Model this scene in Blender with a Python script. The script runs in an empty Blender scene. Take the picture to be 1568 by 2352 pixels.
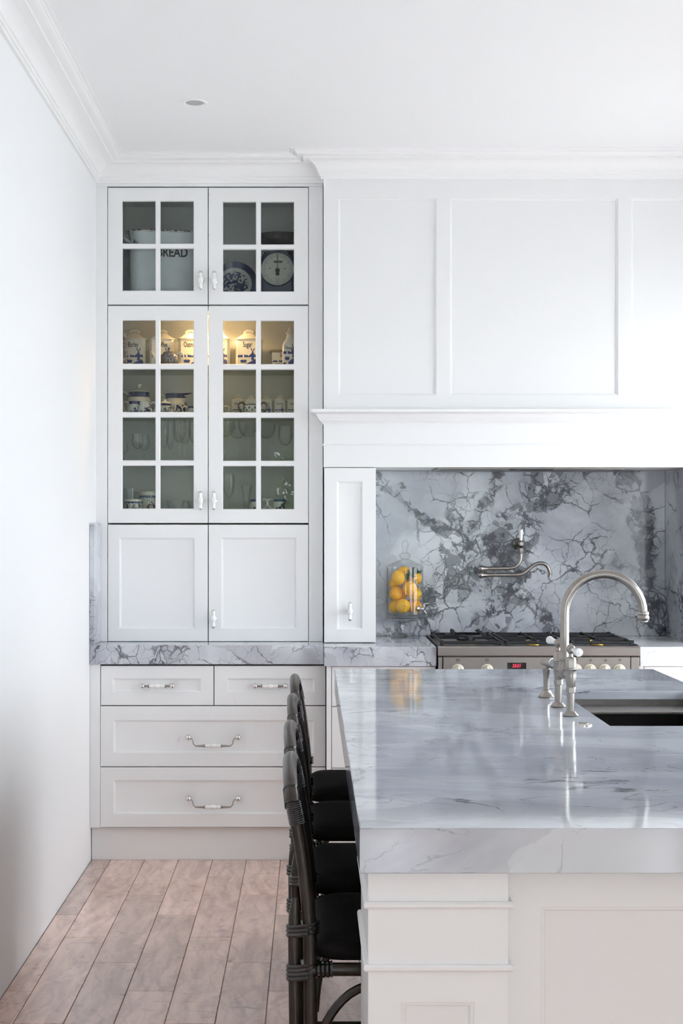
import bpy, bmesh, math, random
from mathutils import Vector, Matrix
random.seed(7)
PI = math.pi
SC = bpy.context.scene
COL = SC.collection

# ------------------------------------------------------------------ camera
H = 1.463                       # eye height
F = 50.0 / 24.0 * 1568.0        # focal length in pixels of the 1568 x 2352 frame
VX, VY = 715.0, 1204.0          # where the depth lines of the room meet
cam_d = bpy.data.cameras.new('camera'); cam_d.sensor_fit = 'HORIZONTAL'
cam_d.sensor_width = 24.0; cam_d.lens = 50.0
cam_d.shift_x = (784 - VX) / 1568.0; cam_d.shift_y = (VY - 1176) / 1568.0
cam_d.clip_start = 0.05
cam = bpy.data.objects.new('camera', cam_d); COL.objects.link(cam)
cam.location = (0, 0, H); cam.rotation_euler = (PI / 2, 0, 0)
SC.camera = cam
def X(px, D): return (px - VX) * D / F
def Z(py, D): return H - (py - VY) * D / F

# ------------------------------------------------------------------ world, daylight, exposure
world = bpy.data.worlds.new('overcast_sky'); SC.world = world
world.use_nodes = True
_bg = world.node_tree.nodes['Background']
_bg.inputs[0].default_value = (0.89, 0.945, 1.0, 1); _bg.inputs[1].default_value = 5.5
SC.view_settings.view_transform = 'Standard'; SC.view_settings.look = 'None'
SC.view_settings.gamma = 1.0; SC.view_settings.use_curve_mapping = False
SC.view_settings.exposure = 0.88
SC.cycles.use_denoising = True; SC.cycles.use_adaptive_sampling = True; SC.cycles.adaptive_threshold = 0.08; SC.cycles.adaptive_min_samples = 24
SC.cycles.max_bounces = 10; SC.cycles.diffuse_bounces = 6; SC.cycles.glossy_bounces = 6
SC.cycles.transparent_max_bounces = 40; SC.cycles.transmission_bounces = 8
SC.cycles.sample_clamp_indirect = 8.0
SC.cycles.caustics_reflective = False; SC.cycles.caustics_refractive = False

# room box
XL, XR = -0.96, 2.30
YB, YR = 6.70, -2.30
ZC = 3.085
# openings in the right wall (Y0, Y1, Z0, Z1) and the rear wall (X0, X1, Z0, Z1)
OPEN_R = [(5.06, 6.06, 0.04, 2.45), (2.3, 4.4, 0.80, 2.05)]
OPEN_B = [(-0.42, 1.9, 0.04, 2.30)]
def portal(name, loc, rot, sx, sy):
    l = bpy.data.lights.new(name, 'AREA'); l.shape = 'RECTANGLE'; l.size = sx; l.size_y = sy
    l.cycles.is_portal = True
    o = bpy.data.objects.new(name, l); COL.objects.link(o); o.location = loc; o.rotation_euler = rot
for y0, y1, z0, z1 in OPEN_R:
    portal('window_portal', (XR + 0.16, (y0 + y1) / 2, (z0 + z1) / 2), (0, PI / 2, 0), z1 - z0, y1 - y0)
for x0, x1, z0, z1 in OPEN_B:
    portal('window_portal', ((x0 + x1) / 2, YR - 0.16, (z0 + z1) / 2), (PI / 2, 0, 0), x1 - x0, z1 - z0)

# ------------------------------------------------------------------ materials
def mat_new(name):
    m = bpy.data.materials.new(name); m.use_nodes = True
    nt = m.node_tree; b = nt.nodes['Principled BSDF']
    return m, nt, b
def node(nt, typ, **kw):
    n = nt.nodes.new(typ)
    for k, v in kw.items():
        if k.startswith('in_'):
            key = k[3:]; key = int(key) if key.isdigit() else key
            n.inputs[key].default_value = v
        else: setattr(n, k, v)
    return n
def math_n(nt, op, a, b=None, c=None, clamp=False):
    n = nt.nodes.new('ShaderNodeMath'); n.operation = op; n.use_clamp = clamp
    for i, v in enumerate((a, b, c)):
        if v is None: continue
        if isinstance(v, (int, float)): n.inputs[i].default_value = v
        else: nt.links.new(v, n.inputs[i])
    return n.outputs[0]
def mixc(nt, fac, a, b, typ='MIX'):
    n = nt.nodes.new('ShaderNodeMix'); n.data_type = 'RGBA'; n.blend_type = typ
    for i, v in ((0, fac), (6, a), (7, b)):
        if isinstance(v, (int, float)): n.inputs[i].default_value = v
        elif isinstance(v, tuple): n.inputs[i].default_value = v if len(v) == 4 else (*v, 1)
        else: nt.links.new(v, n.inputs[i])
    return n.outputs[2]
def maprange(nt, v, a, b, c=0.0, d=1.0, smooth=True):
    n = nt.nodes.new('ShaderNodeMapRange'); n.interpolation_type = 'SMOOTHSTEP' if smooth else 'LINEAR'
    nt.links.new(v, n.inputs[0])
    for i, x in zip((1, 2, 3, 4), (a, b, c, d)): n.inputs[i].default_value = x
    return n.outputs[0]
def plain(name, col, rough=0.4, metal=0.0, coat=0.0, bump=0.0, bscale=60, var=0.0, spec=0.5):
    m, nt, b = mat_new(name)
    b.inputs['Roughness'].default_value = rough; b.inputs['Metallic'].default_value = metal
    b.inputs['Coat Weight'].default_value = coat; b.inputs['Coat Roughness'].default_value = 0.08
    b.inputs['Specular IOR Level'].default_value = spec
    tc = node(nt, 'ShaderNodeTexCoord')
    nz = node(nt, 'ShaderNodeTexNoise', in_Scale=bscale, in_Detail=4.0)
    nt.links.new(tc.outputs['Object'], nz.inputs['Vector'])
    f = maprange(nt, nz.outputs[0], 0.3, 0.7)
    nt.links.new(mixc(nt, f, tuple(c * (1 - var) for c in col), tuple(min(1, c * (1 + var)) for c in col)), b.inputs['Base Color'])
    if bump:
        bp = node(nt, 'ShaderNodeBump', in_Strength=bump, in_Distance=0.002)
        nt.links.new(nz.outputs[0], bp.inputs['Height']); nt.links.new(bp.outputs[0], b.inputs['Normal'])
    return m

M = {}
M['wall'] = plain('wall_paint', (0.86, 0.865, 0.875), 0.6, bump=0.06, bscale=180)
M['ceiling'] = plain('ceiling_paint', (0.87, 0.87, 0.875), 0.65, bump=0.05, bscale=200)
M['plaster'] = plain('plaster_cornice', (0.87, 0.868, 0.87), 0.5)
M['white'] = plain('satin_white_lacquer', (0.84, 0.842, 0.848), 0.32, bump=0.01, bscale=300)
M['inside'] = plain('cabinet_interior', (0.70, 0.71, 0.69), 0.45)
M['gapdark'] = plain('carcass_shadow_edge', (0.10, 0.10, 0.10), 0.7)
M['porcelain'] = plain('white_porcelain', (0.86, 0.86, 0.85), 0.12, coat=0.4)
M['cream'] = plain('cream_porcelain', (0.80, 0.76, 0.66), 0.18, coat=0.4)
M['chrome'] = plain('bright_chrome', (0.72, 0.70, 0.68), 0.12, 1.0)
M['nickel'] = plain('brushed_nickel', (0.34, 0.315, 0.295), 0.30, 1.0, var=0.05)
M['darksteel'] = plain('dark_steel', (0.08, 0.08, 0.085), 0.3, 0.6)
M['sinksteel'] = plain('dark_satin_sink_steel', (0.16, 0.155, 0.15), 0.22, 1.0, var=0.05)
M['black'] = plain('black_enamel', (0.012, 0.012, 0.014), 0.25)
M['iron'] = plain('cast_iron', (0.008, 0.0085, 0.011), 0.42, bump=0.2, bscale=200)
M['brass'] = plain('brass_burner', (0.75, 0.52, 0.12), 0.3, 1.0)
M['knobcream'] = plain('cream_knob', (0.62, 0.57, 0.46), 0.3, coat=0.3)
M['ink'] = plain('black_ink', (0.02, 0.02, 0.022), 0.5)
M['blue'] = plain('cobalt_print', (0.025, 0.05, 0.25), 0.2, coat=0.3, var=0.35, bscale=120)
M['navy'] = plain('navy_enamel', (0.010, 0.030, 0.085), 0.22, coat=0.4)
M['enamel'] = plain('worn_white_enamel', (0.62, 0.65, 0.67), 0.2, coat=0.4, var=0.05, bscale=12)
M['rust'] = plain('chipped_enamel_rim', (0.16, 0.10, 0.075), 0.6, var=0.7, bscale=40)
M['pan'] = plain('blackened_pan', (0.06, 0.055, 0.05), 0.35, 0.5, var=0.5, bscale=30)
M['dial'] = plain('dial_face', (0.62, 0.61, 0.54), 0.4)
M['rattan'] = plain('black_brown_rattan', (0.020, 0.0115, 0.0075), 0.33, coat=0.1, var=0.4, bscale=30)
M['rope'] = plain('black_rattan_binding', (0.010, 0.009, 0.010), 0.2, coat=0.5)
M['seat'] = plain('black_seat_fabric', (0.008, 0.007, 0.0065), 0.85, bump=0.4, bscale=500, var=0.3, spec=0.2)
M['olive'] = plain('olive_wood_lid', (0.30, 0.27, 0.16), 0.5, var=0.15)
M['leaf'] = plain('citrus_leaf', (0.012, 0.05, 0.014), 0.3, var=0.4, bscale=30)
M['stem'] = plain('dry_stalk', (0.10, 0.08, 0.04), 0.8)
M['lamp'] = plain('frosted_lamp_glass', (0.45, 0.45, 0.46), 0.5)
M['hedge'] = plain('hedge_leaf', (0.10, 0.21, 0.05), 0.5, var=0.5, bscale=3)
M['groundbounce'] = plain('pale_bounce_ground', (0.74, 0.73, 0.70), 0.9, var=0.05, bscale=5)  # unseen ground colour, made pale to bounce daylight up to the ceiling
M['greenprint'] = plain('green_flower_print', (0.02, 0.10, 0.07), 0.3, coat=0.3)
M['bronze'] = plain('brown_gilt_handle', (0.05, 0.03, 0.02), 0.12, coat=0.6)
M['displayblack'] = plain('display_glass', (0.01, 0.01, 0.012), 0.1)

def steel_mat():
    m, nt, b = mat_new('brushed_stainless')
    b.inputs['Metallic'].default_value = 1.0; b.inputs['Roughness'].default_value = 0.3
    tc = node(nt, 'ShaderNodeTexCoord'); mp = node(nt, 'ShaderNodeMapping'); mp.inputs['Scale'].default_value = (6, 300, 600)
    nz = node(nt, 'ShaderNodeTexNoise', in_Scale=6.0, in_Detail=3.0)
    nt.links.new(tc.outputs['Object'], mp.inputs[0]); nt.links.new(mp.outputs[0], nz.inputs[0])
    nt.links.new(mixc(nt, nz.outputs[0], (0.315, 0.29, 0.275), (0.345, 0.32, 0.305)), b.inputs['Base Color'])
    nt.links.new(maprange(nt, nz.outputs[0], 0.2, 0.8, 0.27, 0.31), b.inputs['Roughness'])
    return m
M['steel'] = steel_mat()

def emit_mat(name, col, s):
    m, nt, b = mat_new(name)
    b.inputs['Base Color'].default_value = (0.02, 0.02, 0.02, 1)
    b.inputs['Emission Color'].default_value = (*col, 1); b.inputs['Emission Strength'].default_value = s
    return m
M['led'] = emit_mat('red_led_digits', (1.0, 0.02, 0.06), 1.6)
M['warmlamp'] = emit_mat('warm_cabinet_lamp', (1.0, 0.72, 0.38), 4.0)

def glass_mat(name, tint=(1, 1, 1), ior=1.5, rough=0.0, edge=0.0, edgecol=(0.25, 0.32, 0.30)):
    m, nt, b = mat_new(name); nt.nodes.remove(b)
    out = nt.nodes['Material Output']
    tr = node(nt, 'ShaderNodeBsdfTransparent'); tr.inputs[0].default_value = (*tint, 1)
    gl = node(nt, 'ShaderNodeBsdfGlossy'); gl.inputs['Roughness'].default_value = rough
    f0 = ((ior - 1) / (ior + 1)) ** 2
    lf = node(nt, 'ShaderNodeLayerWeight', in_Blend=0.5)
    frv = math_n(nt, 'MULTIPLY_ADD', math_n(nt, 'POWER', lf.outputs['Facing'], 5.0), 1 - f0, f0)
    if edge:
        lw = node(nt, 'ShaderNodeLayerWeight', in_Blend=0.35)
        e = math_n(nt, 'MULTIPLY', math_n(nt, 'POWER', lw.outputs['Facing'], 2.0), edge, clamp=True)
        nt.links.new(mixc(nt, e, tint, edgecol), tr.inputs[0])
    mx = node(nt, 'ShaderNodeMixShader')
    nt.links.new(frv, mx.inputs[0]); nt.links.new(tr.outputs[0], mx.inputs[1]); nt.links.new(gl.outputs[0], mx.inputs[2])
    nt.links.new(mx.outputs[0], out.inputs[0])
    return m
M['pane'] = glass_mat('cabinet_pane_glass', (0.84, 0.86, 0.855), 1.34)
M['window'] = glass_mat('window_glass', (0.97, 0.98, 0.98), 1.45)
M['crystal'] = glass_mat('clear_glassware', (0.99, 0.992, 0.99), 1.42, 0.0, 0.5, (0.50, 0.54, 0.53))
M['cutcrystal'] = glass_mat('cut_crystal', (0.97, 0.975, 0.98), 1.75, 0.02, 0.5, (0.45, 0.48, 0.50))
M['shelfglass'] = glass_mat('green_edged_shelf_glass', (0.80, 0.86, 0.80), 1.5)

def marble_mat(name, bands=(), light=(0.56, 0.58, 0.62), mid=(0.36, 0.375, 0.42), dens=0.5, scale=1.0, rough=0.09, dark=(0.05, 0.054, 0.068), seed=0.0, patch=0.60, vein=0.9, streak=0.0, aniso=(1, 1, 1), ior=1.5):
    """brecciated stone: cloudy ground, angular fragments, a net of thin veins, dark clusters along bands (a, b, c, d, width) where a*x+b*y+c*z = d, long wandering streaks"""
    m, nt, b = mat_new(name); L = nt.links.new
    b.inputs['Roughness'].default_value = rough; b.inputs['IOR'].default_value = ior
    tc = node(nt, 'ShaderNodeTexCoord')
    mp = node(nt, 'ShaderNodeMapping'); mp.inputs['Scale'].default_value = tuple(scale * v for v in aniso); mp.inputs['Location'].default_value = (seed, seed * 0.7, seed * 1.3)
    mp.inputs['Rotation'].default_value = (0.0, 0.25, 0.12)
    L(tc.outputs['Object'], mp.inputs[0])
    def noise(s, d=5.0, r=0.55, src=None, dist=0.0):
        n = node(nt, 'ShaderNodeTexNoise', in_Scale=s, in_Detail=d, in_Roughness=r, in_Distortion=dist); L(src or mp.outputs[0], n.inputs[0]); return n
    def warp(src, sc, amt, det=6.0):
        wn = noise(sc, det, 0.6, src); w1 = node(nt, 'ShaderNodeVectorMath', operation='MULTIPLY_ADD')
        L(wn.outputs['Color'], w1.inputs[0]); w1.inputs[1].default_value = (amt,) * 3; L(src, w1.inputs[2]); return w1.outputs[0]
    P = warp(mp.outputs[0], 3.0, 0.26); P2 = warp(mp.outputs[0], 7.0, 0.10, 5.0)
    def vor(s, feat, src):
        v = node(nt, 'ShaderNodeTexVoronoi', feature=feat, in_Scale=s); L(src, v.inputs['Vector']); return v
    sep = node(nt, 'ShaderNodeSeparateXYZ'); L(tc.outputs['Object'], sep.inputs[0])
    wob = math_n(nt, 'MULTIPLY', math_n(nt, 'SUBTRACT', noise(4.5, 5).outputs[0], 0.5), 0.26)
    band = None
    for a, bb, c, d, w in bands:
        e = math_n(nt, 'ADD', math_n(nt, 'ADD', math_n(nt, 'MULTIPLY', sep.outputs[0], a), math_n(nt, 'MULTIPLY', sep.outputs[2], c)),
                   math_n(nt, 'ADD', math_n(nt, 'MULTIPLY', sep.outputs[1], bb), wob))
        e = math_n(nt, 'ABSOLUTE', math_n(nt, 'SUBTRACT', e, d))
        e = maprange(nt, e, w * 0.15, w, 1.0, 0.0)
        band = e if band is None else math_n(nt, 'MAXIMUM', band, e)
    cloud = noise(2.2, 8.0, 0.6, None, 0.4).outputs[0]
    nm = noise(2.0, 3.0).outputs[0]
    dmask = maprange(nt, nm, 0.60 - dens * 0.22, 0.70 - dens * 0.18)
    if band is not None: dmask = math_n(nt, 'MAXIMUM', dmask, band, clamp=True)
    hot = band if band is not None else maprange(nt, nm, 0.66 - dens * 0.2, 0.78 - dens * 0.15)
    col = mixc(nt, maprange(nt, cloud, 0.38, 0.62), mid, light)
    def cellcol(s, src):
        c_ = vor(s, 'F1', src); k = node(nt, 'ShaderNodeSeparateColor'); L(c_.outputs['Color'], k.inputs[0]); return k.outputs[0]
    # fragments of different tone
    col = mixc(nt, maprange(nt, cellcol(3.6, P), 0.45, 0.95, 0.0, 0.45, False), col, tuple(x * 0.86 for x in mid))
    fr = math_n(nt, 'MULTIPLY', maprange(nt, cellcol(11.0, P2), 0.45, 0.95, 0.0, 0.6, False), dmask)
    col = mixc(nt, fr, col, tuple(x * 0.62 for x in mid))
    fr2 = math_n(nt, 'MULTIPLY', maprange(nt, cellcol(20.0, P2), 0.50, 0.70, 0.0, 0.75, False), maprange(nt, hot, 0.25, 0.6))
    col = mixc(nt, fr2, col, tuple(x * 0.40 for x in mid))
    # dark clusters
    pk = math_n(nt, 'MULTIPLY', maprange(nt, math_n(nt, 'MULTIPLY_ADD', hot, 0.10, noise(11.0, 9.0, 0.72, P2).outputs[0]), patch + 0.075, patch + 0.10), math_n(nt, 'MULTIPLY', maprange(nt, hot, 0.05, 0.4), 0.82))
    col = mixc(nt, pk, col, dark)
    wid = maprange(nt, noise(6.0, 4.0).outputs[0], 0.38, 0.68, 0.12, 1.9, False)
    def vein_f(s, w, amt, src, mask=None):
        v = vor(s, 'DISTANCE_TO_EDGE', src)
        f = math_n(nt, 'SUBTRACT', 1.0, math_n(nt, 'DIVIDE', v.outputs['Distance'], math_n(nt, 'MULTIPLY', wid, w)), clamp=True)
        f = math_n(nt, 'MULTIPLY', math_n(nt, 'POWER', f, 0.6), amt)
        return math_n(nt, 'MULTIPLY', f, mask) if mask is not None else f
    fs = []
    if dens > 0:
        g1 = maprange(nt, noise(2.6, 4.0, 0.5, P).outputs[0], 0.43, 0.56)
        g2 = maprange(nt, noise(4.2, 4.0).outputs[0], 0.45, 0.56)
        fs += [vein_f(3.6, 0.018, vein, P, g1), vein_f(6.5, 0.022, vein * 0.9, P2, g2), vein_f(11.0, 0.042, vein, P2, maprange(nt, dmask, 0.1, 0.5)), vein_f(20.0, 0.085, vein * 0.9, P2, math_n(nt, 'MULTIPLY', maprange(nt, dmask, 0.2, 0.6), g2)), vein_f(17.0, 0.03, vein * 0.6, P2, g1)]
    if streak:
        # long broken streaks: zero-crossings of distorted noise
        for sc_, w_, am, gs in ((1.9, 0.010, 1.0, 3.0), (3.4, 0.008, 0.7, 4.0), (6.5, 0.012, 0.5, 5.0)):
            r_ = math_n(nt, 'ABSOLUTE', math_n(nt, 'SUBTRACT', noise(sc_, 7.0, 0.55, mp.outputs[0], 0.6).outputs[0], 0.5))
            f = math_n(nt, 'SUBTRACT', 1.0, math_n(nt, 'DIVIDE', r_, math_n(nt, 'MULTIPLY', wid, w_)), clamp=True)
            g = maprange(nt, noise(gs, 3.0, 0.5, P2).outputs[0], 0.48, 0.60)
            fs.append(math_n(nt, 'MULTIPLY', math_n(nt, 'MULTIPLY', f, g), am * streak))
    f = fs[0]
    for g in fs[1:]: f = math_n(nt, 'MAXIMUM', f, g)
    col = mixc(nt, math_n(nt, 'MINIMUM', f, 0.95), col, dark)
    L(col, b.inputs['Base Color'])
    return m
def line_band(x0, z0, x1, z1, w):
    a, c = z1 - z0, -(x1 - x0); n = math.hypot(a, c); a /= n; c /= n
    return (a, 0.0, c, a * x0 + c * z0, w)
def pxl(x0, y0, x1, y1, w, D=6.65): return line_band(X(x0, D), Z(y0, D), X(x1, D), Z(y1, D), w)
M['splash'] = marble_mat('breccia_splashback', [pxl(1000, 1370, 1310, 1090, 0.12), pxl(1190, 1260, 1250, 1110, 0.13), pxl(1440, 1090, 1510, 1470, 0.085), pxl(870, 1110, 1010, 1225, 0.05), pxl(930, 1470, 1010, 1330, 0.06)],
                         (0.58, 0.605, 0.65), (0.34, 0.355, 0.40), 0.35, 1.0, 0.12, seed=1.3, patch=0.545, vein=0.95)
M['bench'] = marble_mat('breccia_benchtop', [], (0.62, 0.64, 0.69), (0.42, 0.43, 0.49), 0.25, 1.15, 0.08, seed=4.1, vein=0.85, patch=0.57)
M['island'] = marble_mat('pale_veined_island_stone', [], (0.57, 0.60, 0.655), (0.385, 0.405, 0.47), 0.0, 1.0, 0.07, seed=8.6, ior=1.8, streak=0.85, aniso=(0.75, 1.25, 1.1))
M['benchpale'] = marble_mat('pale_benchtop', [], (0.76, 0.77, 0.79), (0.64, 0.65, 0.68), 0.0, 1.2, 0.08, seed=11.0, streak=0.45)

def wood_mat():
    m, nt, b = mat_new('hickory_plank'); L = nt.links.new
    tc = node(nt, 'ShaderNodeTexCoord'); oi = node(nt, 'ShaderNodeObjectInfo')
    off = node(nt, 'ShaderNodeVectorMath', operation='MULTIPLY_ADD')
    cb = node(nt, 'ShaderNodeCombineXYZ'); 
    for i in range(3): L(oi.outputs['Random'], cb.inputs[i])
    L(cb.outputs[0], off.inputs[0]); off.inputs[1].default_value = (37, 23, 11); L(tc.outputs['Object'], off.inputs[2])
    mp = node(nt, 'ShaderNodeMapping'); mp.inputs['Scale'].default_value = (9, 2.2, 5); L(off.outputs[0], mp.inputs[0])
    n1 = node(nt, 'ShaderNodeTexNoise', in_Scale=1.4, in_Detail=7.0, in_Roughness=0.6, in_Distortion=1.2); L(mp.outputs[0], n1.inputs[0])
    mp2 = node(nt, 'ShaderNodeMapping'); mp2.inputs['Scale'].default_value = (7, 14, 5); L(off.outputs[0], mp2.inputs[0])
    n2 = node(nt, 'ShaderNodeTexNoise', in_Scale=1.0, in_Detail=6.0, in_Roughness=0.7, in_Distortion=1.5); L(mp2.outputs[0], n2.inputs[0])
    wv = node(nt, 'ShaderNodeTexWave', wave_type='BANDS', bands_direction='X', in_Scale=5.0, in_Distortion=9.0, in_Detail=4.0); L(off.outputs[0], wv.inputs[0])
    c = mixc(nt, maprange(nt, n1.outputs[0], 0.32, 0.68), (0.50, 0.315, 0.245), (0.80, 0.545, 0.445))
    c = mixc(nt, maprange(nt, wv.outputs[1], 0.75, 1.0, 0.0, 0.25), c, (0.24, 0.14, 0.11))
    c = mixc(nt, maprange(nt, n2.outputs[0], 0.60, 0.72, 0.0, 0.65), c, (0.13, 0.085, 0.078))
    hv = node(nt, 'ShaderNodeHueSaturation'); L(c, hv.inputs['Color']); L(math_n(nt, 'MULTIPLY_ADD', oi.outputs['Random'], 0.35, 0.82), hv.inputs['Value'])
    L(hv.outputs[0], b.inputs['Base Color'])
    L(maprange(nt, n2.outputs[0], 0.3, 0.7, 0.26, 0.38), b.inputs['Roughness'])
    b.inputs['Coat Weight'].default_value = 1.0; b.inputs['Coat IOR'].default_value = 1.65; b.inputs['Coat Roughness'].default_value = 0.2
    bp = node(nt, 'ShaderNodeBump', in_Strength=0.18, in_Distance=0.003); L(n2.outputs[0], bp.inputs['Height']); L(bp.outputs[0], b.inputs['Normal'])
    return m
M['wood'] = wood_mat()
M['joint'] = plain('floor_joint', (0.10, 0.055, 0.04), 0.8)

def floral_mat(name, base=(0.72, 0.71, 0.66), ink=(0.012, 0.020, 0.11), scale=38, thr=0.56, zlo=0.01, zhi=0.06, dens=9.0):
    m, nt, b = mat_new(name); L = nt.links.new
    b.inputs['Roughness'].default_value = 0.12; b.inputs['Coat Weight'].default_value = 0.5
    tc = node(nt, 'ShaderNodeTexCoord')
    n1 = node(nt, 'ShaderNodeTexVoronoi', feature='F1', in_Scale=scale); 
    n0 = node(nt, 'ShaderNodeTexNoise', in_Scale=scale * 2.2, in_Detail=3.0); L(tc.outputs['Object'], n0.inputs[0]); 
    n2 = node(nt, 'ShaderNodeTexNoise', in_Scale=dens, in_Detail=1.0); L(tc.outputs['Object'], n2.inputs[0])
    L(tc.outputs['Object'], n1.inputs[0])
    sep = node(nt, 'ShaderNodeSeparateXYZ'); L(tc.outputs['Object'], sep.inputs[0])
    a = maprange(nt, n0.outputs[0], thr - 0.06, thr + 0.02)
    c = maprange(nt, n2.outputs[0], 0.46, 0.52)
    zz = math_n(nt, 'MULTIPLY', maprange(nt, sep.outputs[2], zlo, zlo + 0.008), maprange(nt, sep.outputs[2], zhi - 0.008, zhi, 1.0, 0.0))
    f = math_n(nt, 'MULTIPLY', math_n(nt, 'MULTIPLY', a, c), zz)
    L(mixc(nt, f, base, ink), b.inputs['Base Color'])
    return m
M['floral'] = floral_mat('blue_flower_china', thr=0.50, zlo=0.0, zhi=0.062, dens=14)
M['floralbig'] = floral_mat('blue_flower_china_tall', thr=0.50, zlo=0.01, zhi=0.085, dens=11)
M['transfer'] = floral_mat('dark_transfer_china', (0.30, 0.29, 0.30), (0.015, 0.018, 0.05), 60, 0.47, -1, 1, 0.01)
M['vaseblue'] = floral_mat('blue_mottled_vase', (0.32, 0.32, 0.36), (0.010, 0.014, 0.05), 40, 0.46, -1, 1, 0.01)
M['sprig'] = floral_mat('sprigged_canister', (0.70, 0.67, 0.60), (0.10, 0.03, 0.05), 26, 0.60, 0.0, 0.06, 30)
M['china'] = plain('white_china', (0.72, 0.71, 0.66), 0.12, coat=0.5)
M['band'] = plain('cobalt_band', (0.012, 0.018, 0.10), 0.15, coat=0.5, var=0.5, bscale=300)
M['bandpale'] = plain('slate_blue_band', (0.06, 0.10, 0.20), 0.3, var=0.3, bscale=200)
M['stripe'] = M['sprig']

def plate_mat(cx, cz, r):
    m, nt, b = mat_new('blue_rim_plate'); L = nt.links.new
    b.inputs['Roughness'].default_value = 0.12; b.inputs['Coat Weight'].default_value = 0.5
    tc = node(nt, 'ShaderNodeTexCoord'); sep = node(nt, 'ShaderNodeSeparateXYZ'); L(tc.outputs['Object'], sep.inputs[0])
    rr = math_n(nt, 'SQRT', math_n(nt, 'ADD', math_n(nt, 'POWER', sep.outputs[0], 2.0), math_n(nt, 'POWER', sep.outputs[1], 2.0)))
    an = math_n(nt, 'ARCTAN2', sep.outputs[1], sep.outputs[0])
    sc = math_n(nt, 'MULTIPLY', math_n(nt, 'SINE', math_n(nt, 'MULTIPLY', an, 44.0)), 0.0016)
    rs = math_n(nt, 'ADD', rr, sc)
    rim = math_n(nt, 'GREATER_THAN', rs, r * 0.74)
    n0 = node(nt, 'ShaderNodeTexNoise', in_Scale=75.0, in_Detail=3.0); L(tc.outputs['Object'], n0.inputs[0])
    fl = math_n(nt, 'MULTIPLY', maprange(nt, n0.outputs[0], 0.44, 0.50), math_n(nt, 'LESS_THAN', rr, r * 0.60))
    f = math_n(nt, 'MAXIMUM', rim, fl)
    ink = mixc(nt, maprange(nt, n0.outputs[0], 0.4, 0.7), (0.010, 0.014, 0.075), (0.022, 0.035, 0.15))
    L(mixc(nt, f, (0.58, 0.58, 0.56), ink), b.inputs['Base Color'])
    return m
def lemon_mat():
    m, nt, b = mat_new('lemon_skin'); L = nt.links.new
    tc = node(nt, 'ShaderNodeTexCoord'); oi = node(nt, 'ShaderNodeObjectInfo')
    n = node(nt, 'ShaderNodeTexNoise', in_Scale=220.0, in_Detail=2.0); L(tc.outputs['Object'], n.inputs[0])
    c = mixc(nt, oi.outputs['Random'], (0.84, 0.38, 0.002), (0.84, 0.48, 0.005)); L(c, b.inputs['Base Color'])
    b.inputs['Roughness'].default_value = 0.38
    bp = node(nt, 'ShaderNodeBump', in_Strength=0.35, in_Distance=0.001); L(n.outputs[0], bp.inputs['Height']); L(bp.outputs[0], b.inputs['Normal'])
    return m
M['lemon'] = lemon_mat()

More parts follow.
